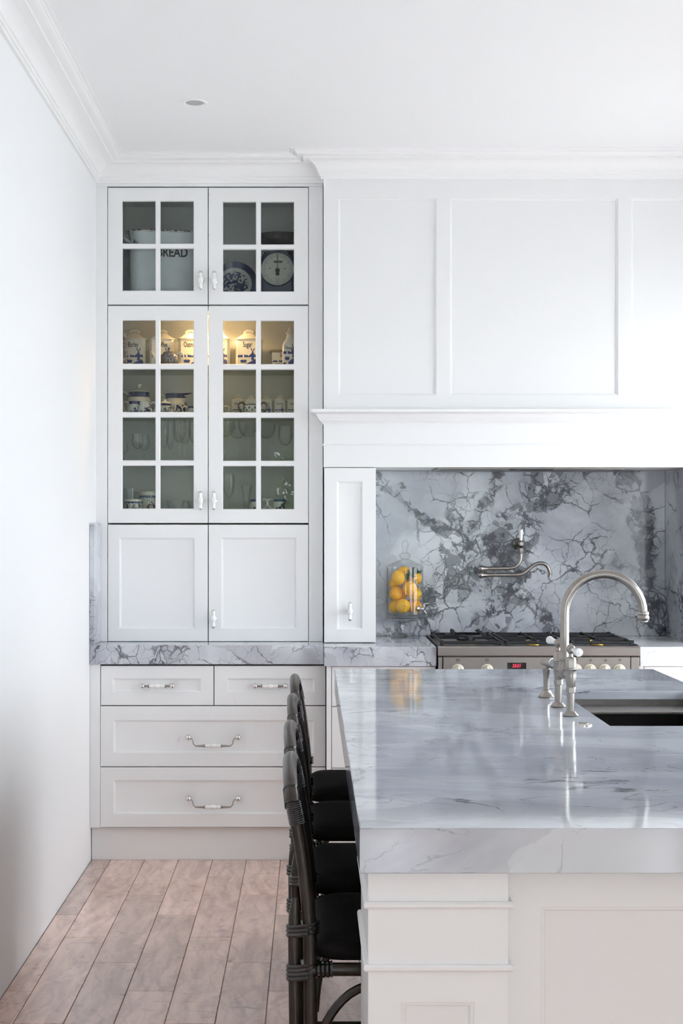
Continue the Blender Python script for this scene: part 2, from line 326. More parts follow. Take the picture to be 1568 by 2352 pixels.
# ------------------------------------------------------------------ mesh helpers
class MB:
    def __init__(s): s.bm = bmesh.new()
    def quad(s, *pts): return s.bm.faces.new([s.bm.verts.new(p) for p in pts])
    def box(s, x0, x1, y0, y1, z0, z1, bev=0.0, seg=1):
        v = [s.bm.verts.new((x, y, z)) for x in (x0, x1) for y in (y0, y1) for z in (z0, z1)]
        fs = [s.bm.faces.new([v[i] for i in f]) for f in ((0, 1, 3, 2), (4, 6, 7, 5), (0, 4, 5, 1), (2, 3, 7, 6), (0, 2, 6, 4), (1, 5, 7, 3))]
        if bev:
            es = list({e for f in fs for e in f.edges})
            bmesh.ops.bevel(s.bm, geom=es, offset=bev, segments=seg, affect='EDGES', profile=0.6)
        return s
    def loops(s, rings, cap0=True, cap1=True, closed=True):
        vr = [[s.bm.verts.new(p) for p in r] for r in rings]
        n = len(vr[0])
        for a, b in zip(vr, vr[1:]):
            for i in range(n if closed else n - 1):
                j = (i + 1) % n
                s.bm.faces.new((a[i], a[j], b[j], b[i]))
        if cap0: s.bm.faces.new(vr[0][::-1])
        if cap1: s.bm.faces.new(vr[-1])
        return s
    def lathe(s, prof, c=(0, 0, 0), seg=24, mat=None):
        mat = mat or Matrix.Identity(4); c = Vector(c); prev = None
        for r, z in prof:
            if r < 1e-6: ring = [s.bm.verts.new(c + mat.to_3x3() @ Vector((0, 0, z)))]
            else: ring = [s.bm.verts.new(c + mat.to_3x3() @ Vector((r * math.cos(2 * PI * i / seg), r * math.sin(2 * PI * i / seg), z))) for i in range(seg)]
            if prev is not None:
                if len(prev) == 1 and len(ring) == 1: pass
                elif len(prev) == 1:
                    for i in range(seg): s.bm.faces.new((prev[0], ring[i], ring[(i + 1) % seg]))
                elif len(ring) == 1:
                    for i in range(seg): s.bm.faces.new((prev[i], ring[0], prev[(i + 1) % seg]))
                else:
                    for i in range(seg): s.bm.faces.new((prev[i], prev[(i + 1) % seg], ring[(i + 1) % seg], ring[i]))
            prev = ring
        return s
    def tube(s, pts, r, seg=10, cap=True, squash=None):
        pts = [Vector(p) for p in pts]; n = len(pts)
        rad = r if isinstance(r, (list, tuple)) else [r] * n
        tang = [(pts[min(i + 1, n - 1)] - pts[max(i - 1, 0)]).normalized() for i in range(n)]
        up = Vector((0, 0, 1)) if abs(tang[0].z) < 0.9 else Vector((0, 1, 0))
        u = tang[0].cross(up).normalized(); rings = []
        for i in range(n):
            u = (u - tang[i] * u.dot(tang[i])).normalized(); w = tang[i].cross(u)
            rings.append([pts[i] + (u * math.cos(2 * PI * k / seg) + w * math.sin(2 * PI * k / seg)) * rad[i] for k in range(seg)])
        return s.loops(rings, cap, cap)
    def sphere(s, c, r, seg=16, rings=10, scale=(1, 1, 1), mat=None):
        prof = [(math.sin(PI * i / rings), -math.cos(PI * i / rings)) for i in range(rings + 1)]
        prof[0] = (0, -1); prof[-1] = (0, 1)
        mm = (mat or Matrix.Identity(4)) @ Matrix.Diagonal((r * scale[0], r * scale[1], r * scale[2], 1))
        return s.lathe(prof, c, seg, mm)
    def prism(s, poly, y0, y1, plane='XZ'):
        if plane == 'XZ': f = lambda p, y: (p[0], y, p[1])
        elif plane == 'XY': f = lambda p, y: (p[0], p[1], y)
        else: f = lambda p, y: (y, p[0], p[1])
        return s.loops([[f(p, y0) for p in poly], [f(p, y1) for p in poly]])
    def build(s, name, mat, parent=None, smooth=True, angle=35, normals=True):
        if normals: bmesh.ops.recalc_face_normals(s.bm, faces=s.bm.faces)
        me = bpy.data.meshes.new(name); s.bm.to_mesh(me); s.bm.free()
        return link(name, me, mat, parent, smooth, angle)
def link(name, me, mat, parent=None, smooth=True, angle=35):
    if smooth and len(me.polygons):
        me.polygons.foreach_set('use_smooth', [True] * len(me.polygons))
        me.set_sharp_from_angle(angle=math.radians(angle))
    me.materials.append(M[mat] if isinstance(mat, str) else mat)
    o = bpy.data.objects.new(name, me); COL.objects.link(o)
    if parent is not None:
        o.parent = parent
        if parent.type == 'EMPTY':
            o.matrix_parent_inverse = (Matrix.Translation(parent.location) @ parent.rotation_euler.to_matrix().to_4x4()).inverted()
    return o
def tag(o, label, cat, group=None):
    o['label'] = label; o['category'] = cat
    if group: o['group'] = group
    return o
def thing(name, label, cat, loc=(0, 0, 0), group=None):
    o = bpy.data.objects.new(name, None); COL.objects.link(o); o.location = loc; o.empty_display_size = 0.1
    return tag(o, label, cat, group)
def struct(o): o['kind'] = 'structure'; return o
def copy_tree(root, loc, rotz=0.0, label=None):
    r = root.copy(); COL.objects.link(r); r.location = loc; r.rotation_euler = (0, 0, rotz)
    if label: r['label'] = label
    for ch in list(root.children):
        c = ch.copy(); COL.objects.link(c); c.parent = r
        for g in ch.children:
            d = g.copy(); COL.objects.link(d); d.parent = c
    return r
def crv(pts, n=6):
    P = [Vector(p) for p in pts]; out = []
    for i in range(len(P) - 1):
        p0, p1, p2, p3 = P[max(i - 1, 0)], P[i], P[i + 1], P[min(i + 2, len(P) - 1)]
        for k in range(n):
            t = k / n
            out.append(0.5 * ((2 * p1) + (p2 - p0) * t + (2 * p0 - 5 * p1 + 4 * p2 - p3) * t * t + (3 * p1 - p0 - 3 * p2 + p3) * t ** 3))
    out.append(P[-1]); return out
def text_part(txt, size, mat, parent, loc, rotz=0.0, sx=1.0, bold=0.0, name='lettering', rotx=PI / 2, align='CENTER', shear=0.0):
    cu = bpy.data.curves.new(name, 'FONT'); cu.body = txt; cu.size = size; cu.align_x = align; cu.align_y = 'CENTER'
    cu.extrude = 0.0002; cu.offset = bold; cu.shear = shear; cu.resolution_u = 3
    ob = bpy.data.objects.new(name, cu); COL.objects.link(ob)
    dg = bpy.context.evaluated_depsgraph_get()
    me = bpy.data.meshes.new_from_object(ob.evaluated_get(dg))
    bpy.data.objects.remove(ob); bpy.data.curves.remove(cu)
    me.transform(Matrix.Translation(loc) @ Matrix.Rotation(rotz, 4, 'Z') @ Matrix.Rotation(rotx, 4, 'X') @ Matrix.Diagonal((sx, 1, 1, 1)))
    me.materials.clear()
    return link(name, me, mat, parent, False)
def rect(x0, x1, z0, z1, y, i=0.0): return [(x0 + i, y, z0 + i), (x1 - i, y, z0 + i), (x1 - i, y, z1 - i), (x0 + i, y, z1 - i)]
def ring_panel(mb, x0, x1, z0, z1, y, th, inner=None, e=0.0015, md=0.007, mw=0.011):
    """a flat front facing -Y with eased edges; inner = (x0, x1, z0, z1) of a sunk panel with a small ogee step"""
    rings = [rect(x0, x1, z0, z1, y + th), rect(x0, x1, z0, z1, y + e), rect(x0, x1, z0, z1, y, e)]
    if inner:
        a = inner
        rings += [rect(*a, y), rect(*a, y + 0.0025, 0.0012), rect(*a, y + 0.0035, mw * 0.45), rect(*a, y + md, mw * 0.7), rect(*a, y + md + 0.0008, mw)]
    mb.loops(rings)
def sweep(mb, path, prof, close_ends=True):
    """prof (offset to the room side, z) swept along a plan polyline with mitred corners; room side lies to the right of travel"""
    n = len(path); P = [Vector((p[0], p[1])) for p in path]; rings = []
    nor = []
    for i in range(n - 1):
        d = (P[i + 1] - P[i]).normalized(); nor.append(Vector((d.y, -d.x)))
    for i in range(n):
        if i == 0: m = nor[0]
        elif i == n - 1: m = nor[-1]
        else:
            m = nor[i - 1] + nor[i]; m = m / (1 + nor[i - 1].dot(nor[i]))
        rings.append([(P[i].x + m.x * o, P[i].y + m.y * o, z) for o, z in prof])
    mb.loops(rings, close_ends, close_ends)

# ------------------------------------------------------------------ depths (metres from the camera) of the joinery planes
Y_BENCH = 6.150      # front of the left benchtop
Y_UP = 6.332         # doors of the tall upper cabinets
Y_HOOD = 6.262       # hood breast and narrow cupboard
Y_SPL = 6.652        # splashback
Y_BR = 6.062         # front of the benchtop beside the cooker
ZB = 0.940           # bench height
XH0, XHC = X(743, Y_HOOD), 0.979
XH1 = 2 * XHC - XH0
XS1 = X(1527, Y_SPL)            # right side of the cooking recess
XS0 = 2 * XHC - XS1
I_X0, I_X1, I_Y0, I_Y1 = 0.083, 1.233, 2.446, 5.134

# ------------------------------------------------------------------ the room
def wall_with_openings(name, axis, c0, c1, a0, a1, z0, z1, opens, mat):
    mb = MB()
    cuts = sorted(opens)
    def bx(p0, p1, q0, q1):
        if p1 - p0 < 1e-4 or q1 - q0 < 1e-4: return
        if axis == 'Y': mb.box(c0, c1, p0, p1, q0, q1)
        else: mb.box(p0, p1, c0, c1, q0, q1)
    cur = a0
    for (p0, p1, q0, q1) in cuts:
        bx(cur, p0, z0, z1); bx(p0, p1, z0, q0); bx(p0, p1, q1, z1); cur = p1
    bx(cur, a1, z0, z1)
    return struct(mb.build(name, mat, smooth=False))
struct(MB().box(XL - 0.2, XL, YR - 0.2, YB + 0.2, -0.1, ZC + 0.1).build('wall_left', 'wall', smooth=False))
struct(MB().box(XL, XR, YB, YB + 0.2, -0.1, ZC + 0.1).build('wall_back', 'wall', smooth=False))
wall_with_openings('wall_right', 'Y', XR, XR + 0.2, YR - 0.2, YB + 0.2, -0.1, ZC + 0.1, OPEN_R, 'wall')
wall_with_openings('wall_rear', 'X', YR - 0.2, YR, XL, XR, -0.1, ZC + 0.1, OPEN_B, 'wall')
struct(MB().box(XL, XR, YR, YB, ZC, ZC + 0.1).build('ceiling', 'ceiling', smooth=False))
floor = struct(MB().box(XL, XR, YR, YB, -0.1, -0.004).build('floor', 'joint', smooth=False))
# planks: 148 mm wide, 870 mm long, each row one third on from the last
PW, PLn, GAP = 0.148, 0.870, 0.0016
def plank_mesh(w, l):
    mb = MB(); mb.loops([[(0, 0, -0.004), (w, 0, -0.004), (w, l, -0.004), (0, l, -0.004)],
                         [(0, 0, -0.0018), (w, 0, -0.0018), (w, l, -0.0018), (0, l, -0.0018)],
                         [(0.0018, 0.0018, 0), (w - 0.0018, 0.0018, 0), (w - 0.0018, l - 0.0018, 0), (0.0018, l - 0.0018, 0)]], cap0=False)
    bmesh.ops.recalc_face_normals(mb.bm, faces=mb.bm.faces)
    for f in mb.bm.faces:
        if f.normal.z < -0.1: f.normal_flip()
    me = bpy.data.meshes.new('plank'); mb.bm.to_mesh(me); mb.bm.free(); me.materials.append(M['wood']); return me
full = plank_mesh(PW - GAP, PLn - GAP)
x_line0 = X(29, 4.163); first = XL - x_line0
nleft = math.ceil(-first / PW)
col0 = x_line0 - math.ceil((x_line0 - XL) / PW) * PW
phase_A = 4.168              # a butt joint in the strip that starts at x_line0 + PW... (measured)
i = 0; xx = col0
while xx < XR:
    k = round((xx - x_line0) / PW)
    x0, x1 = max(xx, XL + 0.003), min(xx + PW, XR)
    ph = phase_A - k * PLn / 3.0
    yy = ph - math.ceil((ph - YR) / PLn) * PLn
    while yy < YB:
        y0, y1 = max(yy, YR), min(yy + PLn, YB)
        if y1 - y0 > 0.01 and x1 - x0 > 0.004:
            fullp = (x1 - x0 > PW - 1e-6) and (y1 - y0 > PLn - 1e-6)
            me = full if fullp else plank_mesh(x1 - x0 - GAP, y1 - y0 - GAP)
            o = bpy.data.objects.new('plank', me); COL.objects.link(o); o.location = (x0, y0, 0); o.parent = floor
        yy += PLn
    xx += PW
# cornice
COR = [(0, -0.104), (0.012, -0.104), (0.013, -0.094), (0.019, -0.092), (0.020, -0.083), (0.026, -0.080)]
for k in range(1, 9):
    t = k / 8 * PI / 2; COR.append((0.026 + 0.058 * (1 - math.cos(t)), -0.080 + 0.048 * math.sin(t)))
COR += [(0.090, -0.032), (0.091, -0.024)]
for k in range(1, 6):
    t = k / 5 * PI / 2; COR.append((0.091 + 0.032 * math.sin(t), -0.024 + 0.013 * (1 - math.cos(t))))
COR += [(0.128, -0.011), (0.129, -0.005), (0.142, -0.004), (0.142, 0.0), (0, 0)]
COR = [(o, ZC + z) for o, z in COR]
mb = MB(); sweep(mb, [(XL, YR), (XL, Y_UP + 0.003), (XH0, Y_UP + 0.003), (XH0, Y_HOOD), (XH1, Y_HOOD), (XH1, Y_UP + 0.003), (XR, Y_UP + 0.003)], COR)
struct(mb.build('trim_1', 'plaster', angle=25))
# bulkhead above the cabinets and beside the hood on the right
ZDT = Z(430, Y_UP)
struct(MB().box(XL, XH0 - 0.002, Y_UP + 0.003, YB, ZDT + 0.004, ZC).build('trim_2', 'white', smooth=False))
struct(MB().box(XH1 + 0.002, XR, Y_UP + 0.003, YB, 0.0005, ZC).build('trim_3', 'wall', smooth=False))
# scribing fillers each side of the tall cabinets
struct(MB().box(XL, X(246.3, Y_UP), Y_UP + 0.001, YB, ZB + 0.0005, ZDT + 0.003, 0.001).build('trim_4', 'white'))
struct(MB().box(X(708.8, Y_UP), XH0 - 0.003, Y_UP + 0.001, YB, ZB + 0.0005, ZDT + 0.003, 0.001).build('trim_5', 'white'))
# glazed doors in the right and rear walls
def glazing(n, axis, c, a0, a1, z0, z1, leaves):
    mb = MB(); w = 0.055
    def bx(p0, p1, q0, q1):
        if axis == 'Y': mb.box(c - 0.03, c + 0.03, p0, p1, q0, q1)
        else: mb.box(p0, p1, c - 0.03, c + 0.03, q0, q1)
    st = (a1 - a0) / leaves
    bx(a0, a1, z0, z0 + 0.07); bx(a0, a1, z1 - 0.06, z1)
    for k in range(leaves + 1):
        p = a0 + k * st; bx(max(a0, p - w / 2), min(a1, p + w / 2), z0 + 0.07, z1 - 0.06)
    if axis == 'X': bx(a0, a1, 1.95, 2.07)
    f = struct(mb.build('window_%d' % n, 'white', smooth=False))
    for k in range(leaves):
        m2 = MB(); p0, p1 = a0 + k * st + w / 2, a0 + (k + 1) * st - w / 2
        if axis == 'Y': m2.box(c - 0.003, c + 0.003, p0, p1, z0 + 0.07, z1 - 0.06)
        else: m2.box(p0, p1, c - 0.003, c + 0.003, z0 + 0.07, z1 - 0.06)
        m2.build('pane', 'window', f, smooth=False)
for n, (y0, y1, z0, z1) in enumerate(OPEN_R): glazing(n + 1, 'Y', XR + 0.1, y0, y1, z0, z1, 2 if n == 0 else 3)
for n, (x0, x1, z0, z1) in enumerate(OPEN_B): glazing(n + 3, 'X', YR - 0.1, x0, x1, z0, z1, 4)
struct(MB().box(-8, 12, -12, 14, -0.16, -0.11).build('ground', 'groundbounce', smooth=False))  # out of view; its added paleness throws light in through the openings

# ------------------------------------------------------------------ porcelain and chrome pulls
def cup_pull(parent, x, z, y, D=Y_UP):
    """upright porcelain pull: waisted white body, chrome rosette and two chrome end caps"""
    L_ = 0.0375
    mb = MB(); mb.lathe([(0.0001, 0), (0.013, 0), (0.0135, 0.002), (0.009, 0.005), (0.006, 0.012), (0.006, 0.018)], (x, y, z), 16, Matrix.Rotation(PI / 2, 4, 'X'))
    mb.build('handle_rosette', 'chrome', parent)
    pr = [(0, -0.033), (0.0085, -0.033), (0.0085, -0.024), (0.0078, -0.0145), (0.0088, -0.013), (0.0115, -0.008), (0.0125, 0), (0.0115, 0.008), (0.0088, 0.013), (0.0078, 0.0145), (0.0085, 0.024), (0.0085, 0.033), (0, 0.033)]
    MB().lathe(pr, (x, y - 0.024, z), 18).build('handle_grip', 'porcelain', parent)
    for s in (-1, 1):
        cp = [(0, 0.033), (0.0092, 0.033), (0.0092, 0.035), (0.0075, 0.039), (0.003, 0.0425), (0, 0.043)]
        MB().lathe([(r, zz * s) for r, zz in cp], (x, y - 0.024, z), 16).build('handle_cap', 'chrome', parent)

def grid_door(parent, x0, x1, z0, z1, y, th, xs, zs):
    """glazed door: xs / zs are the opening intervals"""
    mb = MB(); e = 0.0035; e2 = 0.0015
    bx = [x0 + e2] + [v for a, b in xs for v in (a - e, b + e)] + [x1 - e2]
    bz = [z0 + e2] + [v for a, b in zs for v in (a - e, b + e)] + [z1 - e2]
    bm = mb.bm; cache = {}
    def V(xv, yv, zv):
        k = (round(xv, 6), round(yv, 6), round(zv, 6))
        if k not in cache: cache[k] = bm.verts.new((xv, yv, zv))
        return cache[k]
    for i in range(len(bx) - 1):
        for j in range(len(bz) - 1):
            if i % 2 == 1 and j % 2 == 1: continue
            bm.faces.new((V(bx[i], y, bz[j]), V(bx[i + 1], y, bz[j]), V(bx[i + 1], y, bz[j + 1]), V(bx[i], y, bz[j + 1])))
    # eased rim and sides
    o0 = rect(x0 + e2, x1 - e2, z0 + e2, z1 - e2, y); o1 = rect(x0, x1, z0, z1, y + e2); o2 = rect(x0, x1, z0, z1, y + th)
    mb.loops([o0, o1, o2], False, False)
    for (a, b) in xs:
        for (c, d) in zs:
            mb.loops([rect(a - e, b + e, c - e, d + e, y), rect(a - e * 0.6, b + e * 0.6, c - e * 0.6, d + e * 0.6, y + 0.0012), rect(a, b, c, d, y + 0.005), rect(a, b, c, d, y + th)], False, False)
    # back face
    bxb = [x0] + [v for a, b in xs for v in (a, b)] + [x1]; bzb = [z0] + [v for a, b in zs for v in (a, b)] + [z1]
    for i in range(len(bxb) - 1):
        for j in range(len(bzb) - 1):
            if i % 2 == 1 and j % 2 == 1: continue
            mb.quad((bxb[i], y + th, bzb[j]), (bxb[i], y + th, bzb[j + 1]), (bxb[i + 1], y + th, bzb[j + 1]), (bxb[i + 1], y + th, bzb[j]))
    bmesh.ops.remove_doubles(bm, verts=bm.verts, dist=1e-5)
    d_ = mb.build('door', 'white', parent, angle=20)
    for (a, b) in xs:
        for (c, d) in zs:
            MB().box(a - 0.0, b + 0.0, y + 0.0135, y + 0.0165, c - 0.0, d + 0.0).build('pane', 'pane', d_, smooth=False)
    return d_

XD = [(X(247.6, Y_UP), X(476.8, Y_UP)), (X(478.8, Y_UP), X(707.6, Y_UP))]
XO = [[(X(281, Y_UP), X(356.5, Y_UP)), (X(368, Y_UP), X(444, Y_UP))], [(X(512, Y_UP), X(587.3, Y_UP)), (X(599, Y_UP), X(674.5, Y_UP))]]
CX0, CX1 = X(247.2, Y_UP), X(708.2, Y_UP)
YC = Y_UP + 0.022
def carcass(t, z0, z1, mat='inside', th=0.018, yb=6.64, base=0.018):
    MB().box(CX0, CX0 + th, YC, yb, z0, z1).build('side_panel', mat, t, smooth=False)
    MB().box(CX1 - th, CX1, YC, yb, z0, z1).build('side_panel', mat, t, smooth=False)
    MB().box(CX0 + th, CX1 - th, YC, yb, z0, z0 + base).build('bottom_panel', mat, t, smooth=False)
    MB().box(CX0 + th, CX1 - th, YC, yb, z1 - th, z1).build('top_panel', mat, t, smooth=False)
    MB().box(CX0, CX1, yb, yb + 0.01, z0, z1).build('back_panel', mat, t, smooth=False)
# top glazed cabinet
zt0, zt1 = Z(700, Y_UP), Z(431, Y_UP)
TC = thing('wall_cabinet', 'short white wall cabinet with four-pane glass doors under the cornice', 'cabinet', ((CX0 + CX1) / 2, YC, zt0))
carcass(TC, zt0 + 0.001, zt1)
for k in (0, 1):
    oy = 2 * k
    d = grid_door(TC, XD[k][0], XD[k][1], zt0 + 0.0015, zt1, Y_UP, 0.02, XO[k], [(Z(667 + oy, Y_UP), Z(571 + oy, Y_UP)), (Z(559 + oy, Y_UP), Z(462 + oy, Y_UP))])
    cup_pull(d, X(461.5 if k == 0 else 492.5, Y_UP), Z(646, Y_UP), Y_UP)
Z_TOPSHELF = zt0 + 0.001 + 0.018
# tall glazed cabinet
zm0, zm1 = Z(1202, Y_UP), Z(702.5, Y_UP)
MC = thing('display_cabinet', 'tall white cabinet with eight-pane glass doors and lit shelves of china', 'cabinet', ((CX0 + CX1) / 2, YC, zm0))
carcass(MC, zm0 + 0.001, zm1 - 0.001, base=0.050)
rows = [(1168, 1070), (1057, 959), (946, 848), (835, 736)]
for k in (0, 1):
    oy = 1.0 * k
    d = grid_door(MC, XD[k][0], XD[k][1], zm0 + 0.0015, zm1, Y_UP, 0.02, XO[k], [(Z(a + oy, Y_UP), Z(b + oy, Y_UP)) for a, b in rows])
    cup_pull(d, X(461 if k == 0 else 491.5, Y_UP), Z(1150, Y_UP), Y_UP)
ZSH = [zm0 + 0.051, 1.737, 1.950, 2.163]
for zs in ZSH[1:]:
    MB().box(CX0 + 0.018, CX1 - 0.018, YC + 0.015, 6.638, zs - 0.006, zs - 0.0002).build('shelf', 'shelfglass', MC, smooth=False)
# cupboard standing on the bench
zl0, zl1 = Z(1473, Y_UP), Z(1204.5, Y_UP)
LC = thing('bench_cupboard', 'white bench-top cupboard with two sunk-panel doors below the glass cabinet', 'cupboard', ((CX0 + CX1) / 2, YC, ZB))
mb = MB(); mb.box(CX0, CX1, YC, 6.65, ZB + 0.0005, zl1 - 0.002); mb.build('body', 'gapdark', LC, smooth=False)
for k in (0, 1):
    mb = MB(); px = (274, 447) if k == 0 else (508, 680)
    ring_panel(mb, XD[k][0], XD[k][1], zl0, zl1 - 0.001, Y_UP, 0.0215, (X(px[0], Y_UP), X(px[1], Y_UP), Z(1444, Y_UP), Z(1235, Y_UP)))
    d = mb.build('door', 'white', LC, angle=20)
    if k == 1: cup_pull(d, X(490.5, Y_UP), Z(1421, Y_UP), Y_UP)

# puck lamp in the glazed cabinet
zp = zm1 - 0.019
P_ = thing('cabinet_lamp', 'small round warm lamp under the top of the lit china cabinet', 'lamp', (X(486, 6.43), 6.45, zp))
MB().lathe([(0, 0), (0.032, 0), (0.032, -0.008), (0.024, -0.010), (0.024, -0.007)], (P_.location.x, 6.45, zp - 0.0002), 24).build('rim', 'chrome', P_)
MB().lathe([(0, -0.0065), (0.0238, -0.0065), (0.0238, -0.009), (0, -0.009)], (P_.location.x, 6.45, zp - 0.0002), 24).build('lens', 'warmlamp', P_)
pl = bpy.data.lights.new('cabinet_lamp_light', 'SPOT'); pl.energy = 8.0; pl.color = (1.0, 0.60, 0.24); pl.shadow_soft_size = 0.02; pl.spot_size = 2.9; pl.spot_blend = 0.6
po = bpy.data.objects.new('cabinet_lamp_light', pl); COL.objects.link(po); po.location = (0, 0, -0.014); po.parent = P_

# ------------------------------------------------------------------ hood breast
HB = thing('range_hood', 'white panelled chimney-breast hood with moulded mantel above the cooker', 'hood', (XHC, Y_HOOD, Z(1073, Y_HOOD)))
zh0, zh1 = Z(1073, Y_HOOD), ZC - 0.0005
zp0, zp1 = Z(908, Y_HOOD), Z(455, Y_HOOD)
pan = [(X(776, Y_HOOD), X(1002, Y_HOOD)), (X(1033, Y_HOOD), X(1419, Y_HOOD))]
pan.append((2 * XHC - pan[0][1], 2 * XHC - pan[0][0]))
mb = MB()
# breast front as a band of cells with three sunk panels
bxs = [XH0] + [v for p in pan for v in p] + [XH1]; bzs = [zh0, zp0, zp1, zh1]
for i in range(len(bxs) - 1):
    for j in range(3):
        if i % 2 == 1 and j == 1: continue
        mb.quad((bxs[i], Y_HOOD, bzs[j]), (bxs[i + 1], Y_HOOD, bzs[j]), (bxs[i + 1], Y_HOOD, bzs[j + 1]), (bxs[i], Y_HOOD, bzs[j + 1]))
for a, b in pan:
    mb.loops([rect(a, b, zp0, zp1, Y_HOOD), rect(a, b, zp0, zp1, Y_HOOD + 0.003, 0.0012), rect(a, b, zp0, zp1, Y_HOOD + 0.004, 0.006), rect(a, b, zp0, zp1, Y_HOOD + 0.009, 0.009)], False, True)
mb.quad((XH0, Y_HOOD, zh0), (XH0, Y_HOOD, zh1), (XH0, YB, zh1), (XH0, YB, zh0))
mb.quad((XH1, Y_HOOD, zh0), (XH1, YB, zh0), (XH1, YB, zh1), (XH1, Y_HOOD, zh1))
mb.quad((XH0, Y_HOOD, zh0), (XH0, YB, zh0), (XH1, YB, zh0), (XH1, Y_HOOD, zh0))
bmesh.ops.remove_doubles(mb.bm, verts=mb.bm.verts, dist=1e-5)
mb.build('breast', 'white', HB, angle=20)
zc1 = Z(939, Y_HOOD - 0.055); mb = MB()
MP = [(0, -0.062), (0.005, -0.062), (0.006, -0.057), (0.010, -0.055), (0.014, -0.050), (0.020, -0.047), (0.021, -0.041), (0.026, -0.038), (0.029, -0.030), (0.035, -0.021), (0.044, -0.016), (0.052, -0.014), (0.054, -0.012), (0.054, 0.0), (0, 0.0)]
sweep(mb, [(XH0, YB - 0.3), (XH0, Y_HOOD), (XH1, Y_HOOD), (XH1, YB - 0.3)], [(o, zc1 + z) for o, z in MP])
mb.build('mantel_moulding', 'white', HB, angle=25)
zbd = Z(1021, Y_HOOD); mb = MB()
sweep(mb, [(XH0, YB - 0.3), (XH0, Y_HOOD), (XH1, Y_HOOD), (XH1, YB - 0.3)], [(0, zbd - 0.004), (0.003, zbd - 0.0035), (0.0045, zbd), (0.003, zbd + 0.0035), (0, zbd + 0.004)])
mb.build('bead', 'white', HB)
MB().box(0.558, 1.396, 6.33, 6.60, zh0 - 0.008, zh0 - 0.0005, 0.002).build('filter_frame', 'steel', HB)
MB().box(0.88, 1.075, 6.325, 6.34, zh0 - 0.012, zh0 - 0.006, 0.001).build('control_strip', 'black', HB)
for k in range(2):
    MB().box(0.575 + k * 0.41, 0.97 + k * 0.41, 6.36, 6.585, zh0 - 0.0095, zh0 - 0.008).build('grease_filter', 'darksteel', HB)

# narrow cupboards each side of the cooking recess
def narrow(x0, x1, label, hx):
    t = thing('narrow_cupboard', label, 'cupboard', ((x0 + x1) / 2, Y_HOOD, ZB))
    ztop = Z(1074.5, Y_HOOD); zb0 = Z(1475.5, Y_HOOD)
    MB().box(x0 + 0.003, x1 - 0.003, Y_HOOD + 0.022, YB - 0.002, ZB + 0.0005, ztop).build('body', 'white', t, smooth=False)
    mb = MB(); wl = x1 - x0
    ring_panel(mb, x0 + 0.002, x1, zb0, ztop, Y_HOOD, 0.021, (x0 + wl * 0.255, x1 - wl * 0.255, Z(1446, Y_HOOD), Z(1105, Y_HOOD)))
    d = mb.build('door', 'white', t, angle=20); cup_pull(d, hx, Z(1404, Y_HOOD), Y_HOOD)
narrow(XH0, X(862.5, Y_HOOD), 'tall narrow white cupboard standing on the benchtop beside the lemon jar', X(803, Y_HOOD))
narrow(XS1 + 0.024, XH1, 'tall narrow white cupboard on the far side of the cooker recess', XS1 + 0.14)

# ------------------------------------------------------------------ stone: benchtops, upstand, splashbacks
def slab(name, label, x0, x1, y0, y1, z0, z1, mat, bev=0.0015, cat='benchtop'):
    return tag(MB().box(x0, x1, y0, y1, z0, z1, bev).build(name, mat), label, cat)
XR0, XR1 = 0.537, 1.396
slab('benchtop', 'thick grey veined stone benchtop above the white drawers', XL + 0.001, XH0 - 0.001, Y_BENCH, YB - 0.003, 0.857, ZB, 'bench')
slab('benchtop', 'short grey stone benchtop under the lemon jar, left of the cooker', XH0, XR0 - 0.004, Y_BR, YB - 0.003, 0.857, ZB, 'bench')
slab('benchtop', 'pale stone benchtop on the far side of the cooker', XR1 + 0.004, XH1, Y_BR, YB - 0.003, 0.857, ZB, 'benchpale')
slab('stone_upstand', 'upright grey marble strip fixed to the wall at the bench end', XL + 0.001, XL + 0.023, Y_BENCH, Y_UP - 0.002, ZB + 0.0005, Z(1202, Y_BENCH), 'bench', 0.001, 'upstand')
slab('splashback', 'grey marble splashback with dark broken veins behind the cooker', X(862.5, Y_HOOD) + 0.004, XS1 - 0.001, Y_SPL, YB - 0.004, ZB + 0.0005, zh0 - 0.001, 'splash', 0.0005, 'splashback')
slab('splashback_return', 'marble side panel lining the right cheek of the cooker recess', XS1, XS1 + 0.022, Y_HOOD + 0.01, YB - 0.004, ZB + 0.0005, zh0 - 0.001, 'splash', 0.001, 'splashback')

# ------------------------------------------------------------------ drawer unit under the left bench
Y_DR = 6.166
def bail(parent, x, z, y, wide=0.2155, drop=0.036):
    hw = wide / 2
    for s in (-1, 1):
        MB().sphere((x + s * hw, y - 0.022, z), 0.0125, 14, 9).lathe([(0.009, 0), (0.009, 0.003), (0.005, 0.006), (0.005, 0.016)], (x + s * hw, y, z), 14, Matrix.Rotation(PI / 2, 4, 'X')).build('handle_knob', 'chrome', parent)
        pts = crv([(x + s * (hw - 0.008), y - 0.024, z - 0.003), (x + s * (hw - 0.016), y - 0.026, z - 0.006), (x + s * (hw - 0.021), y - 0.027, z - 0.016), (x + s * (hw - 0.023), y - 0.027, z - drop + 0.010), (x + s * (hw - 0.031), y - 0.027, z - drop + 0.001)], 5)
        MB().tube(pts, 0.0026, 8).build('handle_arm', 'nickel', parent)
        MB().lathe([(0.0028, -0.031), (0.0055, 0.008), (0.0075, 0.0085), (0.0075, 0.012), (0, 0.012)], (x + s * (hw - 0.062), y - 0.027, z - drop), 12, Matrix.Rotation(-s * PI / 2, 4, 'Y')).build('handle_sleeve', 'nickel', parent)
    pg(parent, x, y - 0.027, z - drop, 0.0345)
